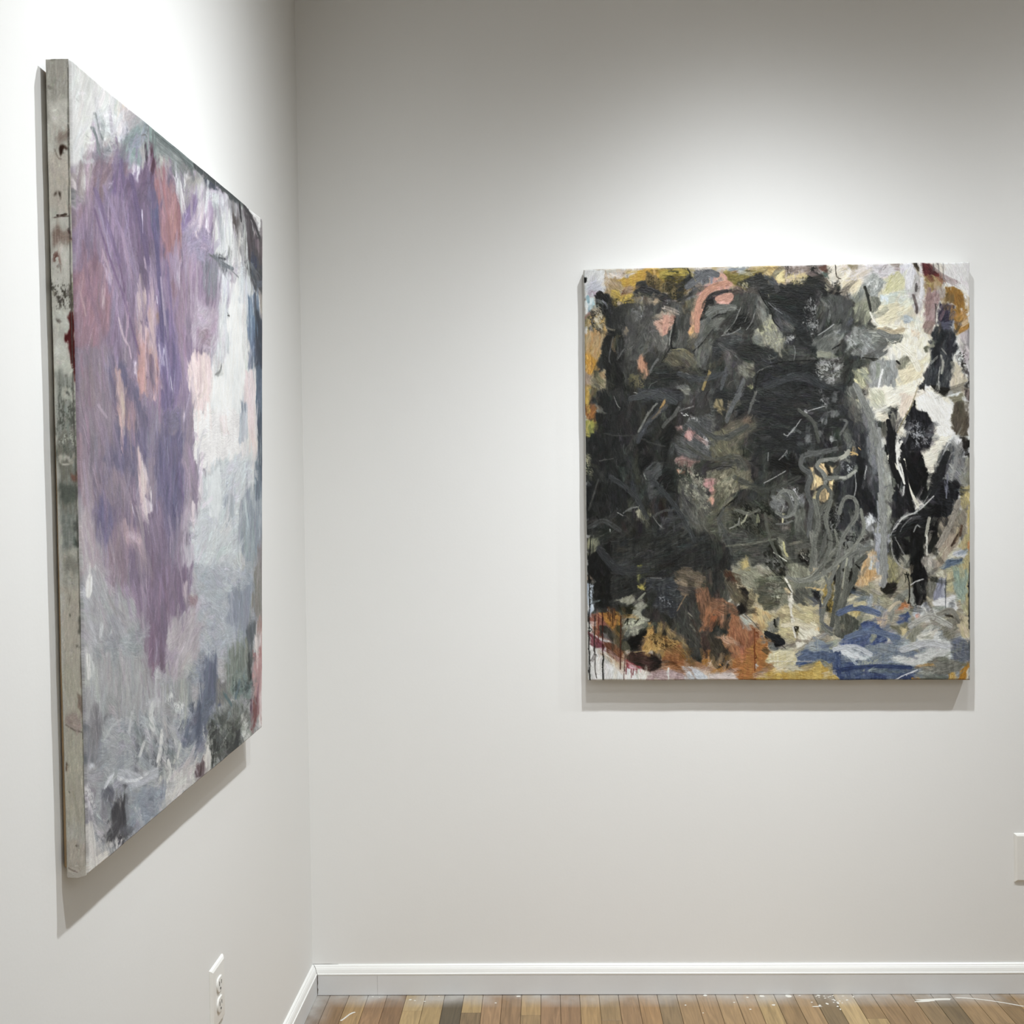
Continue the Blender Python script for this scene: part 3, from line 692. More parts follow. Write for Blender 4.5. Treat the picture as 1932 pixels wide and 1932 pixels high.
S c2c2bc w10: 700,1250 820,1190 900,1140 980,1090
S a5a5a0 w9: 890,950 970,870 1000,820
S b8b8b4 w7: 960,600 1000,640 1080,570 1180,420
S a9a9a5 w6: 755,850 750,960
S b0b0ac w8: 1000,650 1100,520
S dededa w8: 1270,310 1380,280 1490,250
P e4e4e0: 1228,300 1262,296 1264,330 1232,332
P 747675 s3 c5f6160: 1450,480 1440,380 1480,290 1520,310 1520,440 1490,500
P 6b6d6a s3: 1570,300 1650,290 1680,360 1640,410 1570,400
P 6b6d6c s2: 1230,640 1260,590 1310,590 1310,700 1270,760 1235,700
P 646663 s2: 1380,560 1440,540 1480,570 1440,640 1390,640
P 9a9c99 s2: 1545,670 1570,645 1610,660 1600,715 1560,715
P 565856 s3: 1110,740 1200,690 1230,740 1160,760
P 5f6160 s3: 1570,80 1640,90 1640,190 1570,180
K b0b1ae k.4 n7: 1410,20 1460,20 1560,240 1440,230
P e0bb78 r4 cecca8c: 1395,1000 1440,980 1480,990 1600,1040 1615,1110 1540,1150 1480,1100 1400,1060
P 2c2a22 r4 k.5: 1490,990 1540,1000 1600,1150 1530,1150
P e9c480 r3 cf0d08c: 1280,1040 1340,1060 1360,1120 1440,1180 1470,1240 1350,1330 1310,1330 1340,1190
P edc987 r2: 1540,1215 1625,1215 1610,1340 1570,1360 1530,1290
P ecc582 r2: 1400,1370 1440,1310 1495,1310 1550,1370 1550,1460 1490,1510 1440,1500 1400,1440
P c2b47c r4: 1340,1340 1400,1330 1400,1480 1340,1520
P 14161a r3: 1625,1150 1725,1150 1725,1500 1600,1500 1625,1300
S 5d5f5c w64: 1640,800 1480,840 1230,880 1190,930 1170,1020 1220,1080 1290,1110 1310,1190 1260,1280 1270,1400 1330,1520 1300,1700 1280,1932
S 8a8b80 w46 c72746c: 1725,925 1600,935 1420,950 1370,1030 1470,1110 1500,1210 1490,1280
S 787a70 w54 c686a62: 1725,1180 1540,1180 1500,1200
S 62645a w44: 1490,1290 1400,1370 1400,1500 1390,1600 1400,1900
S 62645a w44: 1490,1290 1575,1350 1580,1460 1480,1560 1410,1660
P 55584f s4 c6a6c62: 1350,1540 1500,1540 1450,1750 1420,1932 1300,1932 1360,1700
P 60625f s4 c777976: 780,1420 900,1400 980,1500 960,1620 860,1630 790,1520
S 83857e w12: 800,1440 920,1480 960,1560 920,1640
S 5f615e w50: 880,1340 1000,1400 1060,1500 1100,1620
S 8b8c88 w9: 930,1310 1020,1370 1090,1560
P 707274 r8 c9a9c9e: 1060,1400 1200,1380 1250,1480 1210,1560 1100,1520
K d0d2d4 k.4 n7: 1050,1300 1120,1320 1200,1500 1080,1500
P 46493f s14 r20 c5c5e4a a.85: 0,1680 400,1500 740,1500 840,1640 840,1932 0,1932
K a8a473 k.35 n7: 560,1540 760,1560 840,1932 640,1932
K 1c1d16 k.4 n9: 380,1460 760,1500 900,1700 800,1932 200,1932
S 8f9068 w20: 620,1660 610,1760
S cfc594 w18: 945,1650 940,1760
S a9a888 w16: 490,1630 450,1730 400,1770
S 84847a w18: 380,1700 370,1780 250,1840
S 60625a w26: 100,1700 130,1932
S 6f706a w20: 860,1780 980,1780 1060,1740
P 55574f s6 c66685e: 1090,1560 1250,1600 1240,1932 1080,1932
P 1b1c1a r8 s3: 1500,1600 1600,1500 1725,1560 1725,1932 1450,1932
K 7b7d78 k.4 n10: 1460,1560 1725,1500 1725,1932 1460,1932
@F
P 35373a s10 r16: 0,-40 400,200 480,560 560,1100 640,1900 0,1932
P efead6 r4 cf2ead2: 360,0 1010,0 1010,40 1120,60 1170,0 1400,120 1460,260 1440,640 1260,900 1200,1250 1130,1340 1100,1000 1040,840 860,620 780,560 740,250 640,250 560,420 460,440 420,300
P c8c6a8 s10 r6: 360,0 560,60 580,240 460,300 400,120
P dcd0b4 s8 ce8dcc0: 560,300 640,320 620,440 540,440 500,380
P ecd8c0 s8: 760,80 960,100 860,380 780,420
P f6f3ea r4: 1000,140 1130,20 1300,120 1460,240 1440,640 1260,640 1180,400 1010,300
P 888a84 s6 c74767a: 250,200 400,160 470,540 560,840 560,1080 480,1120 380,1000 330,720 280,500
P 84867c s4 ca0a292: 420,560 520,560 580,840 720,1100 750,1180 680,1320 640,1932 460,1932 480,1500 500,1100 440,800
P e6d592 r5: 210,60 260,0 290,180 230,200
P 5a5a54 s6 c75756c: 60,0 220,0 230,260 280,460 200,440 80,200
P 676a62 s5 c85887c: 20,560 100,540 200,760 120,770 40,680
S 6b6c68 w30 a.8: 0,620 60,520 100,440 0,430
P 1f2124 r5: 240,820 330,980 330,1300 460,1440 460,1640 300,1640 240,1700 160,1400 200,1100 220,900
P 43464a s8 c5c5f62: 330,1040 440,1060 500,1200 460,1480 350,1300
S e0b468 w16: 130,850 180,850 230,880
S d8aa60 w12: 240,790 270,820
S a8a898 w54 cbab8a4: 0,930 60,900 110,830
S 9a9b8e w40 ca8a99c: 0,1180 90,1180 200,1090
K b0b4b4 k.35 n8: 20,960 200,980 200,1080 30,1120
S c8c8c4 w8: 190,1100 210,1300 170,1460
S b4b5b2 w9: 500,1150 510,1480 570,1500 540,1880
S 9fa2a6 w20 a.8: 480,1480 500,1650 490,1932
S d8d8d4 w7: 340,1020 320,1200
P c8cacc r10 ce2e4e6: 340,1700 380,1640 460,1700 460,1900 380,1900 330,1800
P 16171a r4 c24262a: 640,250 740,260 750,560 700,720 770,960 780,1040 640,860 600,760 590,600 640,440
P 16171b r4 s2 c2a2b30: 870,380 960,180 990,280 1120,340 1200,460 1190,640 1150,800 1040,840 880,820 860,620
K 9a9ca0 k.4 n9: 900,420 1180,560 1160,780 900,760
P 18191d r4 c25272a: 780,640 880,660 900,840 1040,840 1140,1060 1110,1400 1060,1460 960,1400 880,1240 850,1000 790,960 740,780
P 0f1011 r3: 880,860 1040,850 1140,1080 1110,1400 1000,1420 900,1250 860,1040
S 11110f w16: 580,760 620,930 740,1100 770,1260 760,1340
P 1a1b1e r4 c2a2c30: 640,860 790,1020 850,1260 930,1500 960,1640 700,1700 650,1560 690,1330 760,1240 740,1100
P f4f1e4 r2: 690,720 760,610 770,700 800,950 730,880
S efe9cf w32: 620,900 700,1000 740,1060
S f0ead0 w26: 830,940 850,1100 880,1260 960,1440 1020,1520
S dcdad0 w18: 780,1000 810,1120 830,1200
S c4c4c0 w18: 830,1290 820,1400
P e4dfd4 r6 ccfc9be: 940,1440 1070,1460 1060,1560 960,1620
S 8a7c4a w7: 1010,0 960,160 900,300 800,480 740,600
S 18160f w18: 970,180 960,260
P 16181b r5 c2b2d31: 1190,1120 1300,1100 1560,1180 1540,1420 1500,1640 1250,1700 1180,1560 1100,1500
P 6a6c70 s12 c8a8c88: 1260,960 1400,860 1600,900 1660,1100 1600,1300 1500,1200 1240,1160
P 55585e s10 c787a78: 1320,760 1420,700 1560,740 1620,900 1460,920 1340,960 1280,940
S b8bab8 w20 a.8: 1340,880 1400,720 1480,680
S 7e8090 w16 a.8: 1400,1120 1380,1440
S c0c0b8 w12 a.8: 1420,1000 1480,1080 1440,1200
P 5a5040 s4 r4 c6c614e: 1480,180 1660,200 1690,480 1650,650 1480,620 1440,500
P 8a8468 r5: 1400,120 1500,120 1600,60 1600,200 1480,220
P d0c8b0 r8 cb8a890: 1400,0 1600,0 1620,120 1540,60 1460,100
P 26241f r6: 1180,0 1400,0 1380,120 1300,100 1240,60
P 26241f r4: 1040,0 1110,0 1125,70 1060,30
P 8c7a74 r6 c504440: 1600,0 1695,0 1695,200 1620,180
P 24201c r5: 1560,640 1680,700 1690,900 1640,940 1600,760
P 7c7a68 s8 c8f8c78: 1600,940 1695,900 1695,1280 1560,1300 1580,1100
P a09470 s6 cb8a860: 1560,1300 1695,1280 1695,1620 1560,1640
P c9b36a s5: 1640,1300 1695,1300 1695,1932 1640,1932
P 8c8270 s5 ca0947c: 1290,1700 1500,1640 1640,1500 1640,1932 1260,1932
S 6a4a34 w26 a.8: 1560,1932 1580,1800
P 1b1c1d r5 c26282a: 660,1932 720,1760 860,1650 980,1640 1180,1560 1280,1700 1250,1932
S b8b9b6 w9: 660,1932 720,1760 860,1660 960,1640 1080,1520 1160,1380
S 9c9d9a w8: 780,1880 820,1800 920,1700
S a8aaa6 w16 a.8: 960,1880 1000,1780 1040,1820
S b0ae9c w40 ca09e8c: 1160,1700 1140,1820 1120,1932
P 17181a r4: 1200,1740 1280,1740 1260,1932 1200,1932
@G
P 2a2c2a s12 r24 c3a3b37: 100,-60 400,-20 700,40 1000,-60 1300,20 1600,-40 1695,60 1695,500 1200,450 1000,800 600,860 400,960 160,980 100,640
P 6b6d5a r8 c8c8a68: 90,40 130,60 260,50 230,160 150,280 90,260
S 1a1a16 w10: 135,40 120,260 95,340
P 1c1e1c s5: 85,300 400,100 400,960 200,960 150,640 90,480
P b49a80 r5: 90,500 150,560 150,640 90,580
P c8d4e0 s5 ca8b8cc: 90,640 150,680 170,900 180,980 150,1040 90,1000
S 15150f w12: 115,500 120,800 115,1180 112,1500 120,1880
P b4704c s8 c9a5848: 125,1040 250,1030 330,1120 430,1260 420,1400 300,1360 130,1260
P c9862a s6 cb87434: 250,1030 450,1000 510,1060 520,1190 440,1320 380,1220 300,1120
S 5a3018 w8: 360,940 360,1100
S 4a2a18 w8: 385,940 385,1130
S 4a2a18 w9: 412,950 418,1190
S 5a3018 w7: 440,960 445,1120
P 3a3830 s6 r4: 240,1190 330,1190 420,1280 420,1400 300,1340 230,1310
P 4a4628 r4: 450,1180 520,1160 525,1400 490,1460 440,1400
P 8e444c s8 c7c3c48: 110,1250 220,1340 300,1400 300,1480 220,1480 120,1420
P 7a452c s8 c945c36: 280,1380 430,1420 560,1500 560,1640 480,1660 400,1600 320,1540
P c8a67a s14 a.8: 200,1480 300,1540 400,1600 560,1680 560,1760 480,1740 300,1620
P d9c6b0 s14 a.8: 480,1700 570,1700 560,1800 500,1780
S 4a1c14 w12: 285,1020 285,1560
S 15150f w14: 290,1560 300,1620 290,1700 292,1880
S 2c2018 w9: 190,1050 175,1400 190,1540 190,1780 210,1860
S 7a2c24 w9: 235,1040 230,1400
S 5a2c1c w12: 520,1060 515,1400 512,1750
S 5c3028 w8: 570,1560 560,1880
P 3e2a22 r6 c583a30: 570,1560 640,1520 850,1540 1040,1600 1060,1700 960,1740 800,1760 700,1700 580,1660
P 241c1a r6: 860,1560 1060,1620 1040,1720 900,1740
P b84a5a r4 c9c3c3c: 575,1620 640,1660 760,1700 790,1750 720,1760 580,1730
S 8c2c34 w10: 590,1720 588,1810
S 8c2c34 w10: 655,1740 660,1850
S 8c2c34 w9: 680,1740 680,1820
S 8c2c34 w8: 725,1740 728,1800
P c8aaa8 s10 ca88a88: 860,1780 1000,1740 1300,1760 1380,1880 860,1890
S e8e6de w16: 1130,1730 1130,1890
P b06a3c s5 r6 cc07c44: 1040,1680 1200,1540 1350,1620 1340,1760 1180,1740
P 8b8a72 r6 s3 ca09e88: 460,880 600,780 680,800 700,860 640,900 520,900
P 8f8f7c r5 ca4a48e: 660,960 780,880 880,930 760,1010 800,1080 900,1080 860,1180 760,1300 600,1330 530,1290 520,1100 600,1080
P 2a2b1c r5: 470,960 560,940 660,900 690,960 640,1060 560,1080 480,1010
S 23241a w14: 570,1160 620,1080 600,1180
S 23241a w12: 700,1160 750,1110
K c4c8a4 k.3 n7: 530,1100 860,1090 760,1300 540,1280
P 141512 r5: 590,1380 700,1330 860,1260 880,1340 800,1440 740,1500 640,1510
P 5a5844 s4: 530,1380 600,1380 640,1510 540,1500
P 8a8a3c r8 s3 cb4b060: 710,420 780,410 770,560 720,640
P c4b448 r6: 730,680 770,640 820,700 790,720 740,710
S 8a8c78 w24: 740,860 830,770
P 34373b s6 c484a4c: 820,560 1160,540 1230,620 1300,840 1200,1120 1000,1000 860,880 840,740
K 8b8e92 k.28 n7: 1000,760 1200,800 1180,980 1000,920
S 9c9d98 w9: 900,575 1040,578
P 6a5c48 s6 r5 c7c6c58: 1180,480 1380,420 1600,560 1560,700 1400,800 1300,820 1230,640
P 9a8468 s4: 1180,560 1300,580 1370,640 1300,680 1200,620
S a8845c w10: 1240,1000 1290,900 1350,790
P 3c3d38 r4 c4c4a42: 1230,1010 1400,760 1490,1000 1560,1300 1560,1620 1480,1560 1380,1440 1160,1180
S 96927c w8: 1380,1020 1430,1070
S 96927c w8: 1400,1170 1480,1260
P 8c7448 r5 cb09460: 1110,1240 1160,1200 1330,1380 1380,1480 1300,1460 1180,1320
P d2a24e r6 cb88038: 770,1510 830,1440 860,1160 930,1160 940,1280 1060,1320 1180,1350 1280,1440 1240,1560 1060,1580 900,1500 860,1540
K 4a3418 k.4 n8: 860,1260 1280,1400 1240,1560 920,1460
S d8b068 w8: 680,1530 850,1510
P b8743c r8 c9a5c30: 1060,1480 1260,1460 1340,1620 1340,1700 1060,1640
P 6a4a34 s6 r8 c9a6848: 1460,700 1600,700 1695,860 1695,1240 1560,1240 1500,960
P b06e44 s6: 1600,960 1695,880 1695,1240 1550,1230
P 4c3a34 r5 s4: 1580,1300 1695,1270 1695,1500 1550,1520
K 8a5a20 k.5 n9: 1260,1500 1460,1500 1440,1660 1300,1640
K b8782a k.5 n9: 1560,1560 1695,1540 1695,1760 1560,1720
P 2b2d28 r4: 1460,1540 1560,1500 1560,1640 1500,1640
P c4ccd4 r8 cdce0e4: 1280,1720 1400,1680 1480,1740 1600,1820 1680,1880 1360,1890
@H
P 3e403a s12 r24 c50524a a.9: 0,40 300,-60 600,20 900,-60 1200,40 1500,-40 1695,0 1695,560 1400,500 700,420 300,380 0,700
P 83816a r8 s5 c97947a: 300,400 440,320 560,440 700,420 900,560 1100,640 1100,900 700,980 500,900 480,660 330,560
P b8a878 r8 s6 ccfc08a: 480,660 600,800 800,1040 960,900 1400,900 1420,1200 1300,1340 1000,1360 700,1300 560,1140 450,1020 490,820
P c9a262 r6 s4 cd8b476: 540,1000 600,900 780,1050 700,1200 640,1240 560,1140
P c4ac64 r8: 410,340 470,320 480,420 420,440
P 4e5042 s5 r6 c66664e: 560,560 900,560 980,640 880,900 720,980 600,860
K a8a890 k.35 n8: 700,600 900,620 920,860 740,900
P 787a68 s5: 1060,640 1200,560 1420,640 1400,900 1080,900
P 50514a s6 c6a6a5c: 1060,720 1240,700 1280,760 1240,920 1160,920 1060,860
P 5c6064 s8: 1240,800 1400,800 1380,920 1260,920
P 24272a r4: 1280,740 1380,740 1410,860 1340,840
P 17180f r6 c2a2b24: 690,240 820,100 900,260 960,380 960,560 900,560 760,440 690,380
K 7b7c74 k.3 n7: 700,240 960,380 920,540 720,420
P 80806a s4 r5 ca4a488: 840,60 960,80 960,260 1010,380 1100,370 1260,460 1280,560 1100,600 960,540 960,400
S d8d8c4 w14: 810,250 900,310 980,360
S d0c884 w22 cb0aa70: 940,120 950,240 990,300
P 14130f r6: 1130,260 1200,200 1270,220 1310,380 1270,430 1200,360 1140,330
K b4b0a0 k.3 n6: 1140,220 1280,240 1300,400 1180,340
S 7c7d74 w24: 1620,160 1480,320 1340,500 1240,580 1080,590 960,570
S b6b698 w8: 1560,230 1420,400 1280,570 1100,600
S 75766c w60 c85867a: 1290,0 1330,200 1340,420
S 60625a w50: 1480,0 1450,160 1380,340
S 4e5048 w70 c6c6e64: 1640,360 1640,700 1600,960 1560,1180
P 17181a r6: 1560,460 1680,420 1695,560 1600,680 1540,600
P b8963c r8 c7a6a34: 1440,620 1580,560 1560,900 1540,1020 1440,960
K 2a2618 k.45 n8: 1450,740 1540,760 1540,1010 1440,960
P b4a47a r5 s4 cd0c4a4: 1440,1000 1620,1020 1600,1180 1480,1180
S 60646a w30: 1410,860 1415,1060 1450,1180 1560,1220
S b4aa80 w36 c8a8a78: 1640,420 1500,600 1420,700
S dfbf80 w8: 1220,690 1330,700 1410,720
S e2b86c w14: 1330,700 1400,720
P e8e0c4 r6 s4 cf0ead0: 1110,1160 1240,1120 1400,1180 1400,1280 1280,1360 1110,1360
P e0b878 s6: 1340,1180 1420,1200 1410,1260 1350,1250
S e6e0cc w26: 960,580 1050,740 1030,900 1050,1160 1090,1330
S 3e3e34 w12: 980,660 1040,760
S 2c2c26 w8: 700,380 830,520 940,610
P e2c690 r3: 930,700 970,690 1035,760 1000,780 950,740
P 17181c s4 r4: 690,1280 800,1290 940,1340 900,1440 800,1450 720,1360
P 4a4f54 s5 c767a76: 640,1290 720,1400 900,1460 840,1500 700,1420 600,1340
P 6b6a5c r5 c9a988a: 700,1230 800,1110 880,1060 880,1240 820,1280
S 20211e w20: 820,1100 840,1200
S 1e1c12 w20 a.8: 1080,1200 1100,1260
S 60584a w8: 430,1030 560,1140 640,1250
P 3a3c38 s5 c2a2c2a: 0,0 140,60 220,200 300,300 240,520 100,700 0,860
P 655a44 s5 c7a6c50: 180,460 300,500 480,720 460,900 300,860 180,660
P 5a3a28 s5: 170,480 290,500 340,640 220,600
K c8b48c k.4 n7: 290,640 480,640 460,740 320,720
P 1f1c1a r6: 380,700 480,700 490,860 440,1010 350,1050 350,940 430,820
P 8a5c40 s6 r5 ca4704c: 0,880 160,840 350,940 340,1060 100,1050 0,1000
P a85c34 s6: 0,1050 100,1040 100,1200 0,1210
P 2c302c r3 c3e423c: 100,1060 250,1060 265,1240 230,1310 120,1300 20,1260
P 9a5a38 r6 s4 cb87448: 270,1060 360,1080 420,1160 560,1200 570,1380 560,1640 300,1640 220,1400
P c07c34 s6 r6 cb86c30: 300,1640 560,1400 700,1440 800,1530 720,1740 580,1780 900,1880 300,1880 280,1700
P c49a78 s4 r6 cc88c64: 60,1320 260,1330 400,1440 240,1440
P 3c362c s4 r5 c4a4234: 0,1260 160,1400 290,1540 240,1720 100,1740 0,1600
K c88434 k.45 n8: 0,1640 260,1600 240,1800 60,1820
P d8c8c0 r6 s4: 0,1800 300,1770 380,1880 0,1890
S 8c4018 w14: 572,1220 570,1500 572,1760
P b4bac0 r5: 570,1640 620,1660 600,1740 575,1720
P b8bcac s4 r5: 350,1060 430,1020 560,1150 480,1160 410,1200
P d8c88c r5 s4 ce4dcb4: 740,1540 900,1470 1100,1520 1100,1700 860,1760 740,1680 700,1640
S f0e8d0 w8: 760,1635 900,1635 1100,1640 1380,1640
P 5a6c8c r5 s4 c4a5c80: 1100,1530 1300,1400 1500,1440 1640,1480 1695,1700 1500,1680 1300,1660 1100,1680
P 8090a0 s6 r5 ca0a8a8: 1180,1450 1340,1340 1480,1380 1540,1500 1300,1500
P ece6d0 r5: 1090,1380 1220,1390 1120,1470
P 3c5484 r5: 1140,1640 1300,1640 1280,1690 1140,1690
P d8b450 s6 r8 cc89c38: 560,1870 740,1780 860,1740 1100,1720 1280,1740 1400,1620 1500,1700 1640,1840 1640,1890 560,1890
P c8c0a0 s6: 820,1720 1080,1690 1260,1740 1000,1780 840,1780
S 8c8c6c w14: 1300,1680 1400,1610 1480,1640 1540,1700
P a8b094 s5 r5: 1480,1380 1620,1340 1620,1420 1520,1460
P 3a4c78 s5 c56688c: 1560,1500 1695,1500 1695,1880 1600,1820 1540,1700
P 4a4c4a s5: 1580,1180 1695,1100 1695,1340 1620,1300
@I
P 6b6d68 s10 r16 c85877c: 0,-60 200,-20 420,-60 400,200 300,420 180,620 80,900 0,1000
K 1c1d1b k.45 n9: 0,0 380,0 340,180 180,160 0,240
S 6a6c66 w60 c7a7c72: 400,180 250,240 120,300 60,420
S 63655c w70 c54564c: 330,300 180,420 200,560 80,760 30,960
S a8a890 w24: 90,320 50,560 30,680
P 24231c r5: 30,440 160,460 170,560 100,660 60,620
S 14140f w14: 200,400 240,440
P 1c1a14 r5 k.6: 80,700 200,660 180,780 90,790
P d8a460 s5 r5 ce4c08c: 190,640 300,360 380,220 440,200 460,500 380,620 300,700
P cdd8dc r5 s5: 380,300 440,300 430,470 390,440
P f0f0ec r5: 390,80 440,100 440,180 400,190
P 90949c s4 ca8acb4: 440,0 640,0 620,200 540,400 600,600 560,700 500,680 460,460 450,200
S 5a5d62 w40 a.8: 560,180 570,400 600,560
P 7c7858 s5 r5 ca49c68: 600,300 700,380 760,600 720,700 600,620
P 26241c r8 k.55: 500,700 620,640 760,640 700,760 580,800
P 141516 r4 c242527: 660,60 760,20 900,120 900,260 780,260 700,360 640,200
S b8b8b4 w9: 650,60 660,250 730,400 880,480
S a0a09c w8: 700,50 780,200 830,280
P a09c88 r5 s4 cb8b4a4: 720,300 860,260 890,400 760,400
P b0a486 s4 r4 c9a9478: 730,400 890,430 900,620 800,700 740,560
P 111213 r3 c1c1d1f: 900,0 1070,0 1080,300 1050,420 1140,500 1130,600 1100,850 960,940 900,800 900,600 885,400
S 16150f w14: 850,500 890,640 880,900
S c8c8c4 w12: 900,660 980,610 1060,590
K a8aaa8 k.25 n6: 960,640 1040,660 1020,780 960,760
P 9a9c92 s4 r4: 890,680 920,680 960,940 900,940
P 23241f r4: 1070,0 1260,0 1240,220 1140,260 1080,100
P c8c0b0 r5 c8c8a80: 1040,300 1110,280 1240,320 1200,540 1120,500 1050,400
S d8d6c8 w16: 1110,30 1110,280
P a8947c s6 cb8a890: 1280,0 1520,0 1480,160 1240,460 1200,440 1260,240
S 4a3424 w24 a.8: 1500,20 1420,160
P c8b478 s5 cb0a468: 1480,160 1600,0 1670,0 1670,1100 1580,1000 1440,500
P d08c4c s6: 1600,100 1670,90 1670,240 1590,200
P dadce0 r8 cc4c8d0: 1430,280 1520,190 1600,220 1580,310
P 4c6078 s4 r3 c5c7088: 1280,440 1360,330 1560,310 1580,360 1440,430 1300,460
P a0b098 s6 c8ca494: 1440,440 1600,440 1640,540 1620,900 1480,800 1440,600
P c8bc84 s5: 1360,500 1440,500 1440,760 1360,760
P a0a4b4 s5 c888ca0: 1240,570 1350,590 1350,860 1200,860 1160,760
S 5a6068 w10: 1350,570 1350,960
P 6c6a5a s4 r4 c88867c: 1100,620 1200,580 1240,700 1180,840 1100,800
P 2a2a26 r5: 1150,550 1220,560 1230,620 1160,610
P e0dcc0 s4: 1200,500 1300,480 1320,560 1220,560
P e4e4e2 r6 s5: 1180,860 1480,800 1510,960 1440,1000 1180,920
P 8a8e90 s6: 1400,860 1460,860 1450,930 1390,930
P a8aca4 s6 c90968c: 1160,940 1360,920 1400,1020 1260,1060 1160,1000
P c8cfda s5 r4: 920,960 1080,880 1140,960 1120,1140 980,1080
P dca08c s4: 990,1020 1060,1020 1060,1090 1000,1090
P e8e4dc r5: 1060,960 1140,980 1130,1150 1060,1120
P e0d898 s4: 1140,1020 1220,1060 1160,1120
P dca080 s5: 700,960 820,840 880,960 780,980
P c87840 s5: 730,940 820,850 860,940 780,970
P 9c9678 s5 r4 cb0ac88: 280,700 420,600 480,760 600,800 680,880 600,920 400,900 240,840
P a0a8ac s5: 330,800 420,780 400,960 330,960
P d8b868 r6 s4 ceadc94: 50,980 120,900 280,900 340,960 200,1080 120,1040
P 98a0ac s5 c808890: 440,920 600,940 600,1020 480,1060
P 84867c s4 c9c9c8c: 600,960 700,840 860,700 880,760 740,960 640,1140
P e4d4a8 r5 s5: 380,1030 460,1020 480,1100 400,1110
P d8b890 s5: 500,1060 600,1020 580,1200 500,1180
P 3c5088 s6 r5 c506494: 720,1120 800,1020 900,1020 900,1100 760,1180
P 7c7a60 s6: 620,1160 760,1180 860,1120 900,1300 760,1300
P dcc88c r5: 760,1200 860,1220 860,1330 780,1320
P 3c5088 s6 r6 c6878a0: 180,1280 340,1100 460,1120 600,1300 580,1420 400,1480 200,1440 0,1460 0,1380
P 283c84 r5: 480,1240 560,1240 560,1320 500,1320
P 9ca08c s6: 340,1280 440,1200 440,1340 380,1400
P e8e4d0 r5: 575,1320 650,1340 620,1410 570,1420
P c8ccc0 r5: 300,1430 560,1440 500,1490 360,1480
P 4c4e44 s5 c5e6054: 0,1000 140,1040 240,1120 200,1240 120,1340 0,1350
P 8c98a0 s8 r6 c6c7c94: 600,1380 900,1360 1000,1500 900,1700 600,1640 340,1700 0,1700 0,1500
P e0e6ea r6: 0,1480 180,1480 360,1590 200,1600 0,1560
P c8ccc8 s8 r8 cdcdfda: 680,1540 860,1560 1060,1540 1100,1460 1000,1380 1080,1300 1240,1180 1280,1320 1440,1380 1420,1600 1100,1640 960,1700 760,1680 640,1620
P d8d4c4 s6 r5: 960,1300 1060,1240 1240,1200 1200,1320 1060,1400
P 8a8a74 s6 c9c9c88: 860,1300 960,1140 1060,1180 1000,1300 960,1400 1020,1520 900,1480
P 7c7a66 s5 r4 c949080: 1270,1220 1340,1080 1500,1080 1520,1200 1440,1330 1340,1330
S 3a3428 w26 a.8: 1350,1040 1460,1060 1520,1140
P d8c4a0 s6 cccc08c: 1480,980 1660,1100 1660,1340 1580,1340 1500,1180
P 60687c s8 c787e84: 1400,1380 1560,1340 1665,1380 1665,1640 1480,1660 1420,1500
P 74746a s6 c88887c: 1040,1740 1180,1580 1400,1600 1540,1620 1560,1740 1340,1800 1060,1800
S a0a094 w8: 1060,1770 1160,1790 1280,1750
P 384878 s6 r5 c586a88: 0,1640 300,1620 400,1760 560,1760 1000,1760 960,1860 0,1885
K a8b0a0 k.4 n8: 260,1600 540,1560 500,1700 280,1820
P 70808c s6 c5c6c7c: 340,1680 700,1640 1000,1700 980,1770 400,1780
S e8eaf0 w12: 690,1880 820,1810 920,1770 990,1740
P d8942c r5: 890,1880 900,1830 980,1820 1030,1880
P 70766c s5: 1000,1800 1340,1800 1360,1885 1030,1885
P d0a040 r5 s4 ce0bc70: 1360,1885 1370,1780 1480,1760 1540,1885
P c8841c s4 r4: 1540,1885 1540,1740 1660,1640 1660,1885
P e0d4b8 s4: 1630,1760 1665,1720 1665,1885 1640,1885
S 3a3c3a w20: 1655,380 1655,1220
S 5a646c w18: 1655,1380 1655,1600
@Q
S c98c6c w15 cb97a60: 420,72 385,80 358,104 346,140 346,192
S c48870 w17 a.8: 398,112 428,104
S c88d74 w14 a.9: 268,158 266,196
S 2c2c2c w10 a.8: 372,112 384,100 420,92
S 55575a w18 c77797c: 395,52 372,46 348,60 322,82
S 5a5b54 w14 c72746c: 372,150 400,132 440,134
S 6c6e66 w9 c85877e: 545,610 560,592 585,596 596,622 588,650 565,662 545,646
S 5d5f58 w8: 560,604 582,624 574,652
S 66685f w11 c7a7c70: 640,618 652,662 640,720 630,790
S 66685f w11 c7a7c70: 682,618 664,668 684,716 664,776 640,806
S 6d6f66 w10 c82847a: 700,650 716,606 744,612 748,656 722,690 704,724 694,780 676,832
S 75776c w9 c8e9082: 756,640 768,690 742,732 700,772 650,812 600,822 572,808
S 62645a w12 c78796c: 722,786 716,850 694,902 700,946
S 6a6c62 w10 c84867a: 662,792 682,842 662,884 656,930 684,952
S 7c7e70 w5: 690,690 700,730 672,770
S 4e504a w9 a.8: 412,636 400,668 420,704 434,752
S 6f7060 w6 a.8: 420,732 480,726 542,714
S 6a6b5e w7 a.8: 440,640 476,652 500,640
S 5c5e52 w7 a.8: 516,650 524,700 540,744 560,780
S 4a4c4a w12 a.7: 76,684 112,664 152,692
S 46494a w16 a.7: 180,362 240,344 292,372
S 43464a w12 a.7: 198,470 218,424 268,382
S 414446 w14 a.7: 300,300 350,318 410,300
S 3e4142 w14 a.7: 130,560 190,600 220,660
S 3f4243 w12 a.7: 230,560 300,640 340,720
S 474945 w12 a.7: 330,420 400,470 470,430
S 505148 w10 a.7: 320,480 380,520 450,500 470,540
S 585a52 w9 a.7: 600,390 640,420 650,470
S 3a3d3f w22 a.6: 520,330 600,300 660,330
S 3a3d3f w22 a.6: 100,740 150,800 220,790
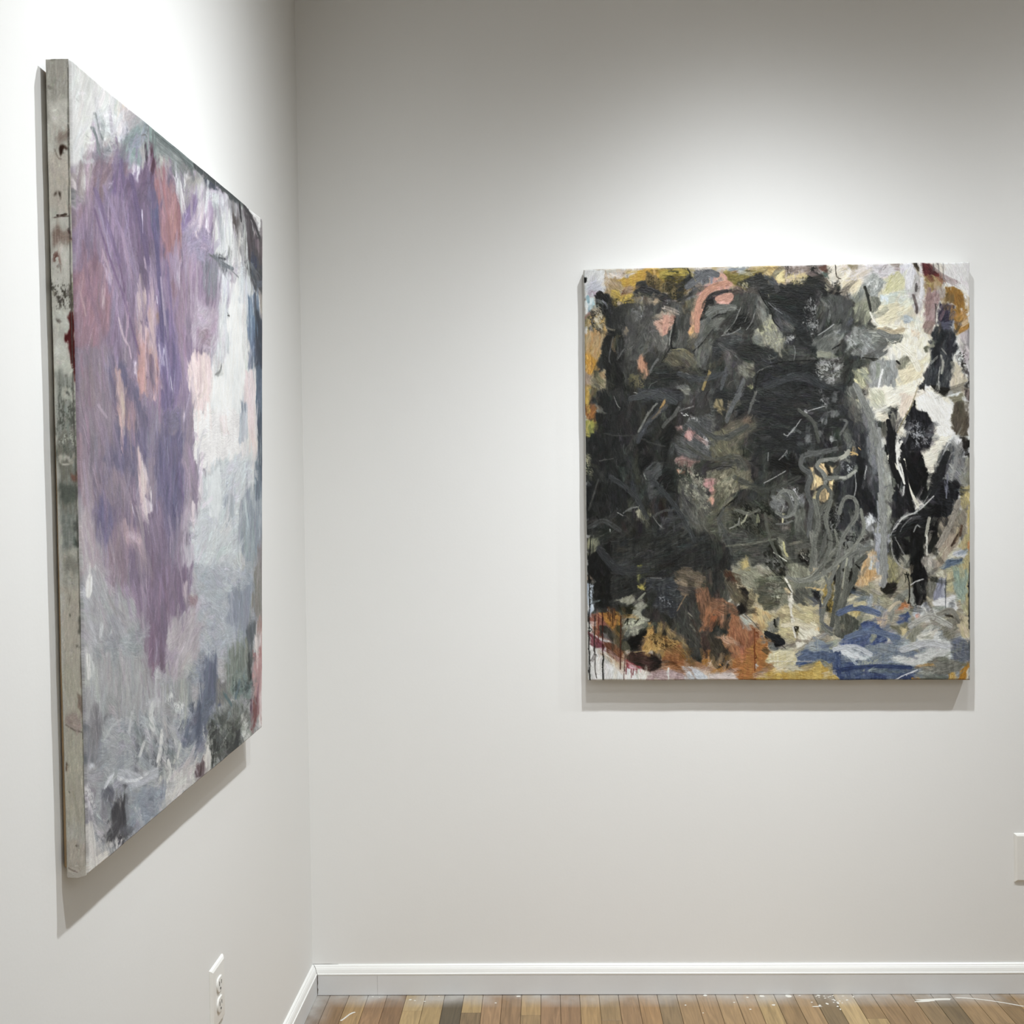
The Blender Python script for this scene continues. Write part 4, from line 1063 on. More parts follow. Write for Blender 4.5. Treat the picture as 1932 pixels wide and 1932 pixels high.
S 44463f w14 a.6: 440,560 520,600 600,560
S 8a8c88 w13 c9c9e98: 800,440 806,560 812,660 818,780 812,830
S 7a7c76 w16 c8a8c84: 742,330 776,400 796,470
S 90928c w8: 800,600 812,700 806,800
S 1a1b1d w14: 824,420 836,470 830,520 850,570
S f2efe2 w5: 858,470 844,500 850,540 866,575
S efe9d4 w4: 870,560 882,600 900,640
S 1a1b1d w9: 862,520 872,580 884,640
S c8c8c2 w3: 838,690 860,660 900,645 938,606
S 26282a w18 a.9: 972,500 950,560 930,600
S 9a9a96 w9 a.6: 985,470 1000,490 985,560
S 8c8578 w14 ca89e8c: 1000,620 980,680 950,730
S 3f5688 w16 c6a7a9c a.8: 700,900 740,880 800,900
S 4a5e88 w14 c7486a4 a.8: 720,960 780,940 850,960
S 2f4070 w10 a.8: 700,1040 780,1030 880,1034
S dfe3e8 w12 cb8c0c8 a.8: 690,990 740,980 780,1000
S c8c8c0 w16 c9c9c92 a.7: 880,930 930,900 980,930
S b8bcc0 w18 cd4d6d8 a.7: 860,990 920,970 970,980
S 8a8678 w12 a.8: 950,900 985,885 1000,920
S d8c890 w9 a.8: 740,880 764,872
S e0d4b0 w10 a.8: 560,930 600,925 640,935
S 24282c w14: 520,950 560,972
@Q
S 14140f w5: 66,60 66,70
S 8fb8c4 w8: 72,106 74,120
S 26231e w8 a.9: 96,98 104,94 112,104
S c9b48c w12 a.8: 800,190 830,200 860,190
S f1ead2 w16 a.8: 850,230 880,250 900,290
S 6a6d68 w14 c8a8d86 a.9: 800,196 830,210 856,208
S e8e6ea w14 a.9: 878,40 872,80
S 9c7a74 w12 a.8: 925,90 922,150'''
OPS_LEFT = '''@Z
P dedcd8: 100,90 520,380 520,1400 100,1700
P 8a7890 s12 r10: 140,330 200,300 290,260 400,340 440,420 450,560 400,700 370,800 385,930 350,1100 340,1200 290,1290 270,1200 230,1180 180,1050 150,1000
P b0b0b2 s16 r12: 150,1060 200,1100 260,1180 290,1290 330,1180 380,1050 500,1080 500,1400 160,1660
@a
P d8d7d3 s8: 345,90 1000,620 900,760 700,700 600,760 600,1000 640,1200 480,1400 370,1430
P dfe2e2 s10 r8 cc4c8c8: 620,760 700,700 900,780 1000,900 980,1130 780,1060 680,1000
S 7c8483 w22 a.8 s5: 650,770 680,900 700,1010 730,1080
P e9ebeb s8: 690,880 800,960 870,1040 730,1050
P e6e0dc s8: 860,780 990,800 980,1060 860,1040
S 80888a w34 s6: 610,970 660,1060 680,1220 700,1300
P a69a9c s8 r6: 720,1050 860,1060 980,1130 900,1160 740,1140
P a8a3a6 s10: 1000,700 1180,760 1260,900 1050,1050 990,900
P 8fa5a3 s14 r8 c7e9291: 980,1050 1240,920 1400,980 1481,1060 1481,1300 1300,1180 1180,1340 1060,1440 930,1320 900,1180
P d8cab8 s8: 960,640 1030,680 1000,780 950,780
P 6c7474 s6: 1180,800 1481,1030 1481,1100 1280,980
P 8e9196 s14 r10 c7c7a88: 690,1150 960,1150 960,1330 1040,1440 860,1500 640,1420
S c8cccc w30 a.6 s8: 500,1230 470,1350 530,1420 620,1380
P f2f4f4 s8: 520,1260 620,1210 640,1300 560,1390 500,1370
P a8a09e s14 r12 c988a8a: 400,1540 480,1420 640,1380 600,1700 560,1932 380,1932
P d8cccc s5: 385,1600 420,1640 460,1790 420,1800
P c8c0be s10: 480,1620 560,1620 540,1760 490,1740
P 8a7078 s10 r10 c7a6478: 640,1420 860,1300 1040,1400 1000,1932 600,1932 560,1700
P 74628a s10 r8: 870,1220 960,1300 1010,1600 1000,1932 820,1932 860,1500
P 705c78 s8 r8: 1010,1640 1080,1560 1200,1460 1240,1300 1290,1400 1380,1350 1360,1932 980,1932
P a08c9c s10: 720,1640 820,1590 830,1720 740,1800
P 94727c s8 r6 ca0706e: 1370,1400 1481,1340 1481,1932 1400,1932 1360,1700
P 4a3c4c s4: 1250,1060 1290,1070 1280,1260 1260,1360 1240,1200
P 5a3c4c s4: 1320,1170 1350,1160 1370,1380 1310,1360
P aaa8a4 s5: 1200,1180 1240,1050 1240,1400 1220,1470 1190,1380
S 6a6a68 w10: 1210,1030 1260,1010 1275,1050
P e4e0e8 s4 r8: 1070,1560 1090,1460 1150,1370 1190,1440 1180,1580 1120,1560
S 9c9a98 w5: 530,1058 565,1088
S a8a4a0 w4: 405,580 445,620
P 8c8a8c s6: 370,1760 440,1800 560,1932 370,1932
@b
P 82958f s14 c727c7a: 0,180 160,280 240,480 120,560 0,500
P 6c7270 s10 r8 c7e8280: 140,300 700,740 640,860 560,700 340,830 160,500
P a8a8a4 s14: 100,500 220,480 300,680 240,760 150,640
P 545a5a s5: 200,360 480,560 780,800 700,830 480,620 260,460
P 4a5060 s6: 640,780 820,860 860,960 740,940 660,900
P 4c4e4e s5 r6: 760,800 1130,1100 1130,1180 1000,1100 900,1000
P 9a9694 s14 r10: 440,780 640,820 660,1100 460,1180 420,1000
P d8d8d8 s6 r5: 300,820 380,840 400,950 440,1200 440,1380 360,1080 310,900
P e0dedd s8: 440,780 470,800 450,890 420,870
P c8c8c8 s12 r8: 480,1080 600,880 680,860 700,1300 600,1380 560,1100
P a06e70 s10 r8 c946a74: 80,640 180,700 200,900 330,1000 400,1300 410,1480 380,1700 200,1932 140,1500 60,1200
P c08c88 s8 a.6: 250,1200 320,1160 340,1500 280,1700
P 6a5e80 s10 r8: 0,900 90,1000 150,1400 170,1932 0,1932
S 5a3848 w40 a.8 s6: 40,460 60,620 40,760
P 84729c s10 r8 c7c6a94: 440,1240 560,1060 600,1200 560,1400 420,1560 400,1400
P a294b0 s12 r10 c9486a2: 420,1480 560,1400 760,1480 780,1932 440,1932
P d4c4d0 s8 r10 ce0cdd0: 540,1400 620,1180 660,1200 650,1400 600,1520
P b8a4bc s8: 660,1150 760,1050 780,1300 760,1500 680,1480
P e8e4ec s4: 690,1170 710,1180 725,1470 700,1480
P dde0e2 s10 r8 cc4cace: 680,940 860,960 960,1180 820,1240 740,1120
P e6e6e2 s8 r6 cd4d6d4: 790,1300 860,1180 1000,1260 1040,1560 1120,1700 1130,1932 800,1932 780,1600
P 9aa0a4 s12 r8 a.7: 780,1080 880,1240 920,1560 860,1600 800,1300
P 8c8a8c s8 r10 ca8a6aa: 900,1000 1100,1100 1180,1300 1180,1932 1140,1932 1060,1560 1020,1340
K d8d4d0 k.4 n8: 1000,1260 1180,1300 1180,1700 1060,1640
P 5c5250 s5 r6: 1010,1290 1100,1300 1070,1500 1040,1460
P 5a5458 s5 r6 c4c4448: 1130,1110 1200,1200 1290,1400 1385,1560 1385,1932 1200,1932 1190,1500
P 7c6c74 s8 r6: 1280,1530 1385,1600 1385,1830 1300,1700
P 3c4560 s4: 1240,1740 1330,1840 1320,1932 1250,1932
P eeeeea s3 r5: 1160,1130 1385,1330 1385,1560 1290,1480 1220,1330
K 4a4444 k.25 n6: 1290,1420 1370,1400 1385,1600 1340,1560
P 6a6c6c s3: 820,1800 930,1790 920,1830 840,1840
S 6e7072 w24: 740,1800 840,1870 960,1920
P 7c7c7a s4 r5: 970,1700 1010,1720 1000,1850 960,1810
S a0a0a2 w10: 1185,1330 1190,1932
S 6c6866 w10: 1170,1500 1175,1932
@c
P 8c7a88 s8 c98808a: 375,100 640,0 640,560 380,700
P 9c8288 s10 r6: 440,180 520,90 600,100 640,280 660,420 500,400
P 92707c s14 a.7 r8: 460,160 560,140 600,260 560,340 460,280
P 84708c s12 r12 c94809c: 600,0 1000,0 1060,500 1150,960 1180,1600 900,1932 400,1932 400,500
P 6e5e78 s10 r10 c7a6484: 1000,0 1481,0 1481,1000 1300,1260 1180,1100 1060,500
P 5c5a7c s12: 1310,60 1420,100 1430,420 1340,500
P a4767c s6: 1430,0 1481,0 1481,560 1430,380
P 9c7884 s16 r14 ca0727c a.8: 440,900 760,800 820,1200 800,1700 600,1932 420,1932 420,1200
S 7c6288 w30 a.8 s8: 640,150 740,500 870,900 1000,1250 1100,1640 1180,1932
S 9c8cac w20 a.8 s5: 700,140 780,460 830,720
S 9c8aaa w16 a.7 s5: 980,20 1060,460 1140,900
S 745c7c w24 a.8 s6: 870,560 960,900 1010,1180
S b098a8 w24 a.8 s6: 740,660 800,860 850,1010
P c8b4cc r8 s3 a.9: 760,900 810,850 850,1010 800,1010
P c0a8bc r8 s3 a.9: 1235,760 1270,730 1280,900 1260,980
P c4aec8 r8 s3: 1340,620 1370,760 1360,940 1310,1070 1280,1000 1330,860
S d0c4dc w16 a.9: 1215,120 1220,300
P c0a8ac r8 s4 cd0b4b4: 1150,1040 1220,1020 1280,1230 1380,1400 1370,1600 1300,1560 1340,1700 1380,1932 1180,1932 1180,1650 1130,1440
P 6c5c84 s5 r5: 1200,1240 1270,1300 1280,1480 1250,1640 1220,1480
P 54425c s3: 1170,1540 1220,1560 1210,1600
S c8b0bc w22 a.8 s5: 930,1500 960,1640 1000,1780 1060,1850
P c4aab0 s6: 720,1180 745,1200 730,1340 710,1340
S b89498 w26 a.6 s8: 470,1200 530,1480
P 6a6288 s10: 1380,1540 1481,1500 1481,1932 1400,1800
P d8d0dc r6 s3: 1380,1200 1440,1210 1420,1320 1390,1320
P d0c8dc r6 s3: 1420,1760 1481,1780 1481,1932 1430,1900
P d0c8cc r5 s3: 400,50 440,40 485,70 440,110
@d
P 8c7698 s10 r10 c98849c: 0,0 450,0 460,900 560,1100 520,1700 400,1932 0,1932
P 6c6088 s10 r8 c746490: 60,800 240,700 360,1000 400,1500 300,1932 180,1932 100,1300
P 967e94 s10 r8: 240,120 450,140 460,700 420,1200 260,600
P 8c6a78 s10 a.8: 260,260 340,280 340,480 260,440
P e0d8e8 r6 s2: 330,110 355,100 380,220 320,230
P dcd4ec r5 s3: 120,1060 180,1130 195,1280 170,1370 140,1200
S d4cce0 w14 a.9: 100,490 110,580
S d8d0e0 w12 a.8: 270,1480 290,1640
S b8a8c4 w10 a.8: 20,20 40,200 20,340
P c8acb0 s5 r6 cb89494: 0,560 80,700 60,880 140,1500 130,1700 0,1700
P 9c7c78 s8: 90,680 160,680 170,800 110,820
P 98809c s12 r10 cac98ac: 450,0 640,0 660,500 760,680 860,700 760,860 560,960 470,700
P 90949e s12 r8 c7a7a88: 640,0 800,20 860,160 840,400 760,500 680,380
P b09cb0 s12 r12 cc0b0c0: 560,640 880,560 870,1100 760,1180 640,1060 540,1160 500,900
P 8f7484 s10 a.7: 600,900 740,860 780,1060 640,1060
P 6d6e72 s4: 780,0 860,30 960,50 1010,110 900,110 820,60
S 8a8c90 w18: 960,60 1020,130 1090,200
P c2c4c8 s6 r5: 900,0 1160,0 1200,160 1140,220 1020,140
P e4e6ea s8 r8 cd4d6dc: 860,100 960,120 1010,200 1000,440 900,500 860,300
P eef0ee s6 r6 cf2f0ea: 1000,340 1100,200 1140,500 1160,900 1130,1100 1180,1300 1140,1932 700,1932 800,1480 980,1100 960,700
P d2d6da s10 r8: 1100,200 1240,180 1260,500 1200,640 1110,500
P c8ccd2 s12 r10 cd8dcdc: 840,500 1000,560 960,800 1000,1000 940,1220 840,1240 830,900
P 4a4c50 s5 r6: 1160,0 1385,0 1395,440 1330,400 1240,220 1190,120
P 3c4662 s4: 1250,20 1330,0 1310,80 1260,70
P 6e87a4 s10 r6 c5a7290: 1200,440 1310,380 1370,700 1390,1160 1300,1280 1220,1040 1190,800
P 3a4454 s8 r5: 1300,500 1395,760 1395,1300 1300,1340 1290,1100
P a09890 s5: 1330,300 1395,420 1395,760 1360,680
P 5c7088 s8: 1300,1300 1395,1280 1395,1932 1310,1932
P f0dede s6 r6 ce4d0d0: 1180,1360 1260,1350 1300,1600 1300,1932 1120,1932 1160,1600
P 8a94a4 s10: 1130,1740 1190,1740 1200,1932 1130,1932
P 7a8498 s8: 1210,1130 1270,1200 1260,1340 1210,1330
P e2c8c8 s8 r10 ceed8d4: 480,1400 560,1160 740,1180 800,1440 720,1800 560,1932 500,1600
P 90808a s8 a.5: 540,1700 640,1620 640,1740 560,1760
S 3e3a38 w10: 960,690 985,700
S 8a8a88 w26 a.7: 890,1320 860,1410 820,1430
S e4ecf4 w8: 1240,720 1245,810
S e4ecf4 w6: 1255,440 1262,500
S dcd0e0 w8: 820,780 840,1060
@e
P 8c7c8e s12 r12 c968492: 430,0 860,0 980,900 1160,1000 1100,1500 1000,1932 480,1932 440,800
P 94828a s14 a.8: 480,300 620,260 640,700 480,800
P 746a86 s14 r10 c6c6684: 780,100 1000,200 1240,600 1300,1000 1481,700 1481,1932 1250,1932 1100,1600 700,1400 900,900
P c4a8a4 r8 s5 cb89494: 860,200 940,260 1000,560 1010,940 940,940 880,640
P d0b8a8 s4: 960,560 1000,600 1000,780 960,700
P b08a90 r8 s5: 1010,640 1080,600 1130,740 1140,1000 1030,940
P c89c94 r8 s5 cb8807c: 1160,0 1360,0 1420,340 1300,600 1210,520 1170,340
P 7c6478 s10 r8: 1260,100 1340,80 1420,320 1320,420 1250,300
P dccce0 r6 s3: 1110,170 1150,170 1170,340 1130,300
P dcd8e8 r6 s3: 1430,0 1481,0 1481,180 1450,160
P c8a4a8 r8 s4: 1340,480 1420,460 1380,620 1340,640
P a898b0 s6: 1430,380 1481,380 1481,500 1430,460
S c4a8bc w22 a.8 s5: 1060,0 1080,120
P d0b8b8 r8 s4 ce0ccc8: 1130,1220 1170,1190 1230,1360 1290,1480 1300,1740 1340,1740 1340,1932 1250,1932 1180,1680
P 5c5480 s5: 1230,1260 1270,1260 1260,1420 1240,1400
S b8a4b4 w30 a.6 s8: 680,720 780,860
S a88c98 w40 a.6 s8: 470,1100 480,1700 520,1932
P a896a4 s12 a.7: 480,1600 620,1600 620,1932 480,1932
P 66628a s12 a.7: 980,1060 1110,1080 1110,1300 980,1240
P 988698 s12 a.8: 960,1700 1100,1720 1100,1932 960,1932
@f
P 8a7c96 s12 r10 c988898: 0,0 540,0 560,640 640,900 560,1200 420,1500 360,1932 0,1932
P 6a6488 s12 r10 c726888: 150,300 420,260 440,500 420,1100 340,1600 200,1600 100,1100 80,600
P 76708c s10 a.8: 180,0 380,0 380,240 180,260
P a08ca0 s12 a.8 r10: 420,300 540,500 600,800 480,900 420,760
P d8c4d0 r6 s3: 410,60 440,40 450,120 420,130
P e8e0e8 r3 s2: 505,70 528,70 525,95 510,95
P ece8e6 s8 r10 cf4f0ec: 540,0 1120,0 1140,500 900,640 640,760 560,640 560,400
P e8d8d4 s8 a.7: 860,60 960,80 960,300 860,240
P d4dadc s14 r12 cc8ced2: 640,800 900,600 1240,560 1280,1000 1200,1500 1000,1932 500,1932 500,1400 600,1200
P e6ebeb s8 r10: 680,780 860,740 880,1100 780,1500 720,1200
P b4bcc4 s14 r10 c9ca6b0: 920,1000 1060,1040 1040,1300 940,1400
P a8b2ba s14 r10 c8e9aa6: 1120,1000 1395,700 1395,1932 1200,1932 1080,1500
P 6c7c8c s10 r6: 1280,640 1395,560 1395,1000 1280,1100
P 445468 s6 r4: 1320,0 1395,0 1395,900 1340,600
P ecd2cc s5 r5 cf4e4dc: 1200,0 1290,0 1310,500 1280,580 1230,300
P bcc0ca s8: 1110,0 1200,20 1200,300 1100,400
P dcd6dc r8 s5 cecdce0: 600,1000 640,780 660,1000 580,1240
P e8d8e0 r6 s4: 520,1180 560,1160 560,1340 480,1340
P b8a8b8 s10 r8: 420,1200 520,1160 480,1400 400,1500 400,1300
P 7a6c84 s6: 440,1540 500,1520 500,1640 470,1640
P c4bcc8 s14: 380,1640 560,1640 560,1932 380,1932
P 90888a s10: 1320,1640 1395,1600 1395,1932 1320,1932
S 4c4470 w16 a.7 s5: 300,1180 320,1320
S d8d0d8 w9: 40,1020 30,1260
@g
P b0a0a8 s12 r8 cb8a8ac: 480,0 610,0 620,400 700,700 620,900 500,960
P 7e6c88 s12 r12 c8a7890: 600,0 960,0 1000,400 1100,1000 1200,1400 1300,1932 1481,1932 1481,0
P 68608a s10 a.8: 620,20 860,20 900,160 830,440 760,600 660,480
P 8e7a8c s14 r10 c9a8490: 800,400 1000,300 1060,900 980,1000 820,1100 720,860
P d4b0b8 r8 s4 ce0c4cc: 980,380 1100,380 1170,440 1180,560 1150,640 1100,560 1000,520
P c0a0a8 s8: 980,260 1100,260 1100,420 980,420
P d0c0cc r6 s3: 1240,0 1340,0 1320,160 1240,220
S dcd8e8 w8: 1090,40 1110,150
P e8e6e4 s10 r8: 520,1000 630,980 660,1200 620,1260 520,1200
P b4b2b6 s14 r12 ca8a8ac: 500,900 700,860 820,1140 1040,1000 1220,1400 1200,1932 520,1932
P 9aa0a4 s14 r10: 600,1740 760,1660 1200,1500 1200,1932 620,1932
P f0f2f2 r5 s3: 715,1500 745,1490 735,1650 720,1650
P dcdee0 r5 s3: 800,1560 860,1540 840,1640 810,1620
P d0d0d4 s8: 780,1780 860,1780 840,1932 780,1932
P c0b0b8 s8 a.7: 800,1180 860,1200 860,1300 820,1300
P 80687e s12 r8: 1240,1200 1481,1100 1481,1932 1220,1932 1240,1600
P 9c84a0 s14 a.6: 1060,1000 1260,900 1280,1300 1180,1400
P dcd8d8 s10: 520,1740 600,1760 600,1932 530,1932
@h
P 806c88 s12 r8 c8c7690: 0,0 500,0 440,500 240,600 160,1000 0,1240
P c8b4c0 s4: 370,180 430,190 430,460 400,440 370,300
P a4848c s10: 440,340 560,330 540,460 440,440
P b4a8b0 s16 r12 cc0b8bc: 240,640 440,460 620,480 560,1000 200,1300 160,1100
P b8bec6 s16 r12 caab2bc: 500,0 1200,0 1200,500 1060,900 560,1000 540,500
P 98a0b0 s14 r8 c8c96a8: 860,300 1130,200 1120,600 1060,740 860,600
P 8c8880 s10 r5: 1150,0 1270,0 1270,460 1180,560 1140,400
P 5c646c s10 r5: 1080,640 1200,560 1190,800 1080,900
P 8a948a s12 r8 c707a70: 860,900 1080,740 1140,900 1120,1200 1000,1460 860,1300 820,1100
P a8b0a0 s8 a.7: 960,840 1020,800 980,940
P 8a90a0 s14 r8 c9aa2b0: 420,1200 620,900 760,980 760,1240 560,1320 420,1260
P 5f6882 s10 r6 c6c748c: 620,1000 750,980 760,1200 800,1500 640,1700 480,1700 560,1300
P 80807e s12 r6 c8c8a84: 760,1240 900,1250 940,1400 860,1500 760,1480
P 8ca09e r8 s5 c6c8480: 960,1140 1120,1100 1130,1320 1100,1420 940,1420 900,1340
K 2c4040 k.4 n7: 940,1200 1130,1180 1060,1420 920,1400
P 1f2428 r4 s3: 1110,900 1135,900 1140,1200 1090,1200 1100,1120
P e8dcd8 r4: 1185,740 1265,700 1265,880 1180,860
P b48c84 s5: 1200,560 1265,460 1265,700 1200,720
P c48c8c r5 s4 cd4a8a4: 1150,900 1265,860 1265,1200 1250,1400 1220,1600 1140,1760 1140,1200
P 8c4a48 s5 r5: 1160,1420 1220,1400 1220,1600 1150,1780 1130,1760
P b06460 s4: 1160,900 1240,890 1240,960 1160,980
P f0e4de r4: 1240,1400 1265,1300 1265,1700 1180,1780 1220,1640
P a8acb0 s12 r14 c9ea09c: 0,1300 400,1200 500,1400 400,1932 0,1932
P 6e788c s12 r10 c5c667e: 300,1560 480,1480 620,1700 600,1932 280,1932
P 9aa0a0 s12 r14 c808880: 620,1640 860,1480 1100,1500 1140,1800 1080,1932 600,1932
K e4e6e4 k.3 n10: 0,1400 400,1400 400,1932 0,1932
K d4d8d4 k.35 n9: 620,1540 1140,1500 1140,1860 620,1932
S e4eaf0 w8: 560,1280 575,1480
P 6e4c60 s5: 1120,1400 1150,1400 1140,1640 1120,1500
@i
P b4b4b6 s14 r12 ca8a8aa: 520,0 1180,0 1300,200 1481,300 1481,1000 1100,1200 540,1300
P f2f2f0 s8 r6: 540,60 610,60 610,260 550,240
P 848488 s18 r10 c7c8088: 540,760 900,640 1000,900 900,1100 700,1300 560,1200
P 8e6e84 s8 r5: 1180,0 1400,0 1340,180 1280,180
P a6a8a8 s16: 740,460 940,480 900,700 740,660
P c8cccc s10 r8: 1000,720 1100,700 1120,860 980,900
P e8eaee r6 s4: 1280,560 1320,540 1350,700 1320,940 1270,800
P e4e4e2 r6 s4: 1420,860 1460,820 1440,1100 1390,1220
P d4d4d2 r8 s5: 1110,1100 1190,980 1180,1120 1120,1140
P 70748a s12 r8: 1080,1240 1200,1160 1160,1300 1000,1360
P c8d0d8 s5 r5: 830,1400 860,1300 960,1220 1000,1150 1000,1360 1150,1310 1060,1400 900,1480
P b4bac2 s12 r10 ca4acb6: 860,1400 1300,1300 1300,1932 860,1600
P d4d8e0 s2: 570,1240 600,1208 635,1240 630,1300 590,1300
S e0e4ec w14: 730,1530 780,1450 830,1380
S e0e4ec w16: 785,1660 800,1600
P 6a6e84 s10 r6: 680,1540 820,1560 800,1620 690,1600
P 9a96a0 s12 r10: 560,1400 700,1500 860,1700 840,1932 560,1932
P 4a4a52 s14 r10 c5a5864: 860,1680 1000,1600 1020,1800 1010,1932 820,1932
K e8e6e8 k.3 n9: 560,1500 700,1560 780,1932 560,1932
@j
P b0b4b8 s12 r16 c9aa0a8: 200,300 700,100 1300,200 1840,400 1040,1080 500,1480 150,1860 60,1500
P 60687e s10 r12 c707a90: 1060,340 1280,0 1480,0 1420,200 1360,560 1100,540
S 3c4458 w14 a.7 s4: 1240,20 1220,140
S 3c4458 w14 a.7 s4: 1310,40 1290,220
S 3c4458 w14 a.7 s4: 1100,260 1060,340
P 8c928c s8 r12 c5e645e: 1400,200 1600,60 1880,60 1860,300 1700,560 1400,740 1360,500
K dcdcd6 k.42 n9: 1340,360 1860,100 1840,420 1400,760
K 2c322e k.4 n9: 1400,180 1780,180 1760,500 1400,740
P 2e3436 s5 r6: 1700,420 1760,340 1740,480 1640,580 1580,600
P e0ddd4 s5 r10: 1360,540 1440,560 1440,720 1360,800
P 6a5058 s6 r8 c7c6468: 1240,740 1370,640 1360,800 1250,900
P ccc8c6 s6 r12 ce4e2dc: 1040,700 1240,640 1240,900 1040,1080 860,1180 900,900
P d8d8d0 s5 r10: 840,740 1040,560 1000,800 800,1000
P f4f4ec r5 s3: 910,710 940,690 945,740 920,740
P 545a7c s5 r6: 850,1000 920,900 910,1050 840,1100
P 74788c s8 a.7: 860,880 960,840 900,1000
P a0aab8 s12 r10 c8c98a8: 600,1050 860,1000 860,1200 640,1400 500,1400
P e0e4e8 r10 s5: 560,1180 640,1200 680,1320 600,1360
P 4c4c54 s14 r12 c3c3a42: 330,1120 460,1080 480,1380 440,1540 290,1600 200,1480 300,1300
P 8c8a94 s12 r12 a.8: 160,1100 300,1150 240,1400 160,1500
K d8d6d6 k.35 n9: 60,1300 240,1300 560,1500 200,1750 60,1700
P c8c4c0 s10 r10: 60,1500 180,1600 200,1780 150,1860 50,1860
P f0ece6 s6: 50,1720 160,1780 180,1850 50,1880
P eaeaea r8 s4: 720,90 760,80 790,300 760,460 700,340
P e6e8e6 r8 s4: 860,360 890,380 880,600 820,700
K e8e8e4 k.3 n9: 560,100 1060,300 1000,800 560,900
K 70747c k.3 n10: 560,100 1060,300 1000,800 560,900
@q
S 5c6463 w24 c788482 s3: 395,216 450,262 505,306
S 6f7876 w20 c8c9492 a.8 s4: 400,250 450,290
S 3e4447 w18 c555a5a s2: 490,300 545,342 600,384
S 474448 w12 s2: 612,400 636,440 650,480
S 3c3a3c w9 s2: 600,395 604,440
S f2f1ec w12 s2: 626,408 650,430
S d8dadc w9 a.8: 520,370 516,420
S 7e6a90 w12 a.8 s2: 240,380 262,440 300,560
S 9682a4 w10 a.7 s2: 262,370 300,470 340,590
S 6c5a80 w16 a.8 s3: 330,340 350,440 372,560
S 605680 w14 a.8 s3: 388,460 400,600 408,760
S a88ea8 w10 a.7 s2: 306,480 330,600
S 7c6a90 w9 a.8 s2: 420,560 432,700 428,820
S a694ae w7 a.8 s1: 404,600 414,720
S 8c6c80 w12 a.6 s3: 210,520 222,640 250,720
S 70767c w9 s1: 536,536 556,556 584,566
S 4c5054 w4 s1: 548,540 566,542
@m
S f0eee8 w16 s2: 226,12 222,48
S ecebe6 w10 s2: 222,200 224,250
S f2ece2 w26 s3 a.9: 222,704 246,690 262,676
S e0dcd6 w14 s3 a.8: 226,600 232,660 236,700
S 8c8a90 w30 s6 a.6: 240,330 244,380
S 3e3e46 w26 s5 a.8: 290,560 294,600 276,620
S 5c5e6c w20 s6 a.6: 262,520 280,530
S c4c8d0 w22 s3 a.8: 300,480 350,490 390,470
S dfe5ec w5: 262,512 272,498 284,480
S e2e6ec w5: 300,490 340,492 372,470
S dcdedc w14 s2 a.9: 380,310 376,340 384,370
S e4e4e0 w10 s2 a.9: 404,370 402,410 394,440
S e6e6e0 w9 s2 a.9: 420,440 428,470 418,490
S d8dadc w8 s2 a.8: 254,120 252,150
S d0d2d4 w9 s2 a.8: 330,330 324,370
S e0e2e0 w9 s2 a.8: 360,400 350,430
S d8d8d2 w9 s2 a.8: 450,400 444,430
S e6e2da w9 s2 a.8: 520,400 516,430
S e6e2da w8 s2 a.8: 440,500 430,530
S 505a74 w16 s4 a.7: 500,330 492,380
S 5c6880 w14 s4 a.7: 470,360 460,400
S 6c788e w12 s4 a.7: 520,200 516,280
S 2e3432 w9 s2 a.8: 590,380 600,360
S 3a3e3a w12 s2 a.8: 570,410 596,398
S a8a6a8 w30 s8 a.5: 372,230 360,200
S 8a6c88 w20 s5 a.6: 384,120 376,210
S 5c7884 w12 s3 a.7: 600,240 590,280
S 4a7078 w8 s3 a.6: 560,270 580,300
S 4c3438 w8 s2 a.8: 504,450 500,470'''
